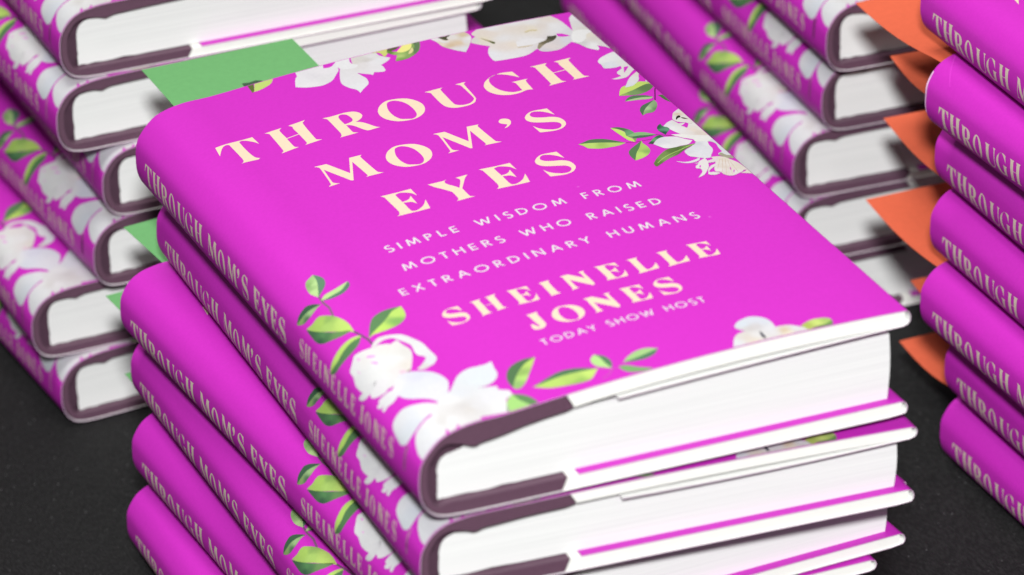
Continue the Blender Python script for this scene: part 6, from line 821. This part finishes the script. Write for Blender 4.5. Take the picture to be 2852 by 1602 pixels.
def block_mesh(sh, seed, rise):
    V = []; F = []
    prof = []
    for par in (sh.tail, sh.head):
        r = random.Random(seed)
        Ts = par[0]; zt = Ts-sh.tf-(.0008+.0006*sh.loose); z0 = sh.tb+.0004; lo = sh.loose
        P = []
        nx = 26
        for k in range(nx+1):                                  # bottom, spine to fore
            x = .0072+(W-.0048-.0072)*(k/nx)**1.5
            P.append((x, z0+(r.uniform(-.0002, .0003) if x < .03 else 0)))
        for k in range(1, 8): P.append((W-.0048+.0006*math.sin(k/8*math.pi), z0+(zt+rise-z0)*k/8))
        for k in range(nx+1):                                  # top, fore to joint
            x = W-.0048-(W-.0048-.0205)*(k/nx); t = (x-.0205)/(W-.0253)
            P.append((x, zt+rise*t-.0021*lo*max(0, 1-(x-.0205)/.03)**1.5))
        e = lambda a, b: zt-(a+(b-a)*lo)
        P += [(.0180, e(.0001, .0024)), (.0163, e(.0004, .0028)), (.0155, e(.0008, .0031)), (.0148, e(.0014, .0039)), (.0125, e(.0017, .0043)+r.uniform(-.0002, .0002)),
              (.0100, e(.0024, .0049)), (.0086, e(.0034, .0057)), (.0077, e(.0048, .0070)), (.0072, e(.0066, .0086))]
        zc = e(.0066, .0086)
        for k in range(1, 8): P.append((.0071+r.uniform(-.00012, .00025), zc-(zc-z0)*k/8))
        prof.append(P)
    n = len(prof[0])
    for y, P in ((.0030, prof[0]), (H-.0030, prof[1])):
        for p in P: V.append((p[0], y, p[1]))
    F.append(tuple(range(n))); F.append(tuple(range(2*n-1, n-1, -1)))
    for i in range(n): j = (i+1) % n; F.append((i, n+i, n+j, j))
    me = bpy.data.meshes.new('page_block'); me.from_pydata(V, [], F); me.update(); me.materials.append(M_PAGES)
    bm = bmesh.new(); bm.from_mesh(me); bmesh.ops.triangulate(bm, faces=[f for f in bm.faces if len(f.verts) > 4], ngon_method='EAR_CLIP'); bmesh.ops.recalc_face_normals(bm, faces=bm.faces); bm.to_mesh(me); bm.free()
    return me

MESHES = {}
def shape_meshes(key):
    if key in MESHES: return MESHES[key]
    tail, head, droop, rise, tf, tb, loose = SHAPES[key]
    sh = Shape(tail, head, droop, tf, tb, loose)
    MESHES[key] = [('dust_jacket', jacket_mesh(sh, key == 'nicked'))]+[(m_.name.split('.')[0], m_) for m_ in case_meshes(sh)]+[('page_block', block_mesh(sh, len(MESHES)+3, rise))]
    return MESHES[key]
def tilt_of(drop): return math.atan2(drop, W)
def book(label, group, key, x, y, z, rot=0., drop=0.):
    """Empty at the tail-spine corner of the bottom board, the parts below it; rot is clockwise degrees"""
    e = bpy.data.objects.new('book', None); COL.objects.link(e); e.empty_display_size = .03
    e.location = (x, y, z+TZ); e.rotation_euler = (0, tilt_of(drop), -math.radians(rot))
    e['label'] = label; e['category'] = 'book'; e['group'] = group
    for nm, me in shape_meshes(key):
        o = bpy.data.objects.new(nm, me); COL.objects.link(o); o.parent = e
    return e
def book_at_start(label, group, key, sx, sy, z, rot, drop, lx=.0003, ly=.2275):
    """place a book by the world position of the first letter of its spine title"""
    a = -math.radians(rot); c, s = math.cos(a), math.sin(a)
    return book(label, group, key, sx-(lx*c-ly*s), sy-(lx*s+ly*c), z, rot, drop)
def book_at_tail(label, group, key, tx, ty, z, rot, drop, wide=1.):
    e = book(label, group, key, tx, ty, z, rot, drop); e.scale = (wide, 1, 1); return e

# (thickness at spine, at fore edge, bow) for tail and head, droop of the front flap, rise of the pages
SHAPES = {
    'top':    ((.0292, .0344, .0024, 0), (.0303, .0366, .0022, 0), .0020, .0028, .0046, .0042, 1.),
    'second': ((.0256, .0256, .0008, 1), (.0266, .0286, .0003, 1), .0022, .0000, .0035, .0042, .35),
    'third':  ((.0258, .0223, .0, 1), (.0258, .0226, .0, 1), .0004, -.0020, .0040, .0038, .4),
    'flat':   ((.0262, .0250, .0, 1), (.0262, .0252, .0, 1), .0006, -.0004, .0036, .0034, .2),
    'full':   ((.0263, .0256, .0002, 1), (.0263, .0256, .0002, 1), .0004, .0000, .0033, .0030, 0.),
    'loose':  ((.0263, .0254, .0002, 1), (.0262, .0257, .0002, 1), .0007, -.0006, .0035, .0032, .25),
    'nicked': ((.0263, .0256, .0002, 1), (.0263, .0256, .0002, 1), .0004, .0000, .0033, .0030, 0.),
    'open':   ((.0264, .0262, .0010, 1), (.0262, .0258, .0004, 1), .0012, .0002, .0034, .0032, .1),
}
# ------------------------------------------------------------------ the stacks
TT = .0268; B0 = -.011
G_F = 'books of the front stack'; G_L = 'books of the stack behind the front stack, far left'
G_R = 'books of the stack at the right edge'; G_B = 'books of the blurred stack behind on the right'
# front stack, from the top down
book('topmost book of the front stack, its whole magenta cover and title in view', G_F, 'top', -.0010, 0, .1235, 0, .0053)
book_at_start('second book from the top of the front stack, front board drooping at the fore edge', G_F, 'second', .0050, .2306, .0958, 1.4, .0076).scale = (1.012, 1, 1)
book_at_start('third book down in the front stack, spine jutting out to the left under the second', G_F, 'third', -.0085, .2318, .0697, -2.8, .0042).scale = (1.018, 1, 1)
book_at_start('fourth book down in the front stack, set back below the jutting third book', G_F, 'flat', -.0052, .2378, .0428, .3, .0028)
book_at_start('fifth book down in the front stack, second from the black tablecloth', G_F, 'flat', -.0087, .2318, .0159, -2.0, .0014)
book_at_start('bottom book of the front stack, resting on the black tablecloth', G_F, 'full', -.0130, .2318, B0, .3, .0)
# stack behind the front stack (tails towards us)
L = [(.0080, .3350, .6, 'open', 'top book of the far left stack, wide pale pages across the upper left'),
     (.0041, .3336, -1., 'full', 'second book down in the far left stack, behind the large green slip'),
     (.0178, .3316, .3, 'full', 'third book down in the far left stack, set in further right than its neighbours'),
     (.0123, .3319, -2.8, 'loose', 'fourth book down in the far left stack, few pages visible beside a green slip'),
     (-.0100, .3404, .3, 'full', 'fifth book down in the far left stack, jutting furthest left'),
     (-.0025, .3371, -3., 'full', 'bottom book of the far left stack, lying on the black tablecloth')]
for i, (x, y, r_, k, lb) in enumerate(L):
    book_at_tail(lb, G_L, k, x-.0020, y-.003, B0+TT*(5-i), r_, .0006*(5-i), 1.035)
# stack at the right edge (heads showing)
R_ = [(.2521, .1634, 1.5, 'open', 'top book of the right edge stack, cut off by the upper right corner'),
      (.2467, .1494, -.6, 'nicked', 'second book down in the right edge stack, white nick at its jacket corner'),
      (.2551, .1585, 1.6, 'loose', 'third book down in the right edge stack, set back under the nicked one'),
      (.2537, .1589, 1.3, 'full', 'fourth book down in the right edge stack, middle one of its seven spines'),
      (.2495, .1577, 0.5, 'loose', 'fifth book down in the right edge stack, its head jutting furthest left'),
      (.2582, .1562, 1., 'full', 'sixth book down in the right edge stack, second from the black tablecloth'),
      (.2582, .1591, .8, 'full', 'bottom book of the right edge stack, lying on the black tablecloth')]
for i, (x, y, r_, k, lb) in enumerate(R_):
    book_at_start(lb, G_R, k, x, y, B0+TT*(6-i), r_, .0004*(6-i))
# blurred stack behind on the right (tails towards us)
Bk = [(.2640, .2654, 3.4, 'open', 'top book of the blurred back right stack, cut off by the upper edge'),
      (.2660, .2731, 3.6, 'full', 'second book down in the blurred back right stack, behind an orange slip'),
      (.2568, .2781, 5.0, 'full', 'third book down in the blurred back right stack, end of its plum strip visible'),
      (.2560, .2790, 4.0, 'full', 'fourth book down in the blurred back right stack, mostly hidden by the front cover'),
      (.2560, .2810, 4.0, 'full', 'bottom book of the blurred back right stack, lying on the tablecloth')]
for i, (x, y, r_, k, lb) in enumerate(Bk):
    book_at_tail(lb, G_B, k, x, y-.003, B0+TT*(4-i), r_, .0004*(4-i))

# ------------------------------------------------------------------ coloured slips tucked under the front covers
def slip(label, group, mat, p, q, width, z, inside=.05, sag=.0, cat='paper slip', lift=0.):
    """p: outer left corner, q: a point of the left edge nearer the book (world x, y)"""
    p = Vector(p); q = Vector(q); d = (q-p).normalized(); s = Vector((-d.y, d.x))
    if s.x < 0: s = -s
    L_ = (q-p).length+inside; out = (q-p).length; n = 14; mW = 5; V = []; F = []; th = .00012
    for top in (0, 1):
        for i in range(n+1):
            for j in range(mW+1):
                t = i/n*L_; c = p+d*t+s*(width*j/mW)
                k = max(0, 1-t/out) if out > 0 else 0
                V.append((c.x, c.y, z+TZ-sag*k*k+lift*math.sin(k*3.14)*.5+top*th))
    o = (n+1)*(mW+1)
    for i in range(n):
        for j in range(mW):
            a = i*(mW+1)+j; F.append((a, a+mW+1, a+mW+2, a+1)); F.append((o+a, o+a+1, o+a+mW+2, o+a+mW+1))
    rim = [j for j in range(mW+1)]+[(i+1)*(mW+1)-1+0 for i in range(1, n+1)]+[n*(mW+1)+j for j in range(mW-1, -1, -1)]+[i*(mW+1) for i in range(n-1, 0, -1)]
    for k in range(len(rim)):
        a, b = rim[k], rim[(k+1) % len(rim)]; F.append((a, b, o+b, o+a))
    ob = mesh_obj('paper_slip', V, F, mat, None, False)
    bm = bmesh.new(); bm.from_mesh(ob.data); bmesh.ops.recalc_face_normals(bm, faces=bm.faces); bm.to_mesh(ob.data); bm.free()
    ob['label'] = label; ob['category'] = cat; ob['group'] = group
    return ob
GS = 'green slips tucked into the front stack'; OS = 'orange slips tucked into the right edge stack'
slip('large green paper slip sticking out under the topmost cover of the front stack', GS, M_GREEN, (.0176, .2777), (.0171, .2429), .0533, .1474, .045, .0004)
slip('green paper slip out of the third book of the front stack', GS, M_GREEN, (.0070, .2790), (.0099, .2464), .0533, .0905, .055)
slip('small green corner of a slip out of the fourth book of the front stack', GS, M_GREEN, (.0000, .2837), (.0012, .2650), .0533, .0640, .07)
slip('lowest and smallest green slip tip, out of the fifth book of the front stack', GS, M_GREEN, (.0019, .2761), (.0025, .2600), .0533, .0370, .07)
m_leaf, _nt, _p = newmat('dark_green_ink'); _p.inputs['Base Color'].default_value = (.03, .07, .035, 1); _p.inputs['Roughness'].default_value = .8
leaf_pts = [(0.04294, 0.25066), (0.04536, 0.25001), (0.0478, 0.25064), (0.04943, 0.24955), (0.05048, 0.24699), (0.04798, 0.2466), (0.0468, 0.24803), (0.04517, 0.24787), (0.04457, 0.24611), (0.04344, 0.24622), (0.04258, 0.24602)]
_slip = [o for o in COL.objects if o.name == 'paper_slip'][0]
mesh_obj('leaf_print', [(x, y, .1474+TZ+.00018) for x, y in leaf_pts], [tuple(range(len(leaf_pts)))], m_leaf, _slip)
OR = [((.2512, .2150), (.2534, .1620), .1451, 'topmost orange slip, between the upper two spines of the right edge stack'),
      ((.2687, .2230), (.2653, .1850), .1183, 'second orange slip down, narrow and mostly shaded by the topmost one'),
      ((.2698, .2300), (.2653, .1750), .0915, 'third orange slip down, beside the second blurred page block'),
      ((.2598, .2245), (.2574, .1660), .0647, 'fourth orange slip down, broad bright sheet right of the front cover'),
      ((.2690, .2087), (.2680, .1750), .0379, 'fifth orange slip down, small tip beside the lowest blurred book'),
      ((.2680, .2149), (.2680, .1750), .0111, 'lowest orange slip, just above the black tablecloth')]
for p, q, z, lb in OR:
    slip(lb, OS, M_ORANGE, p, q, .0533, z, .045, .0, lift=-.0042)
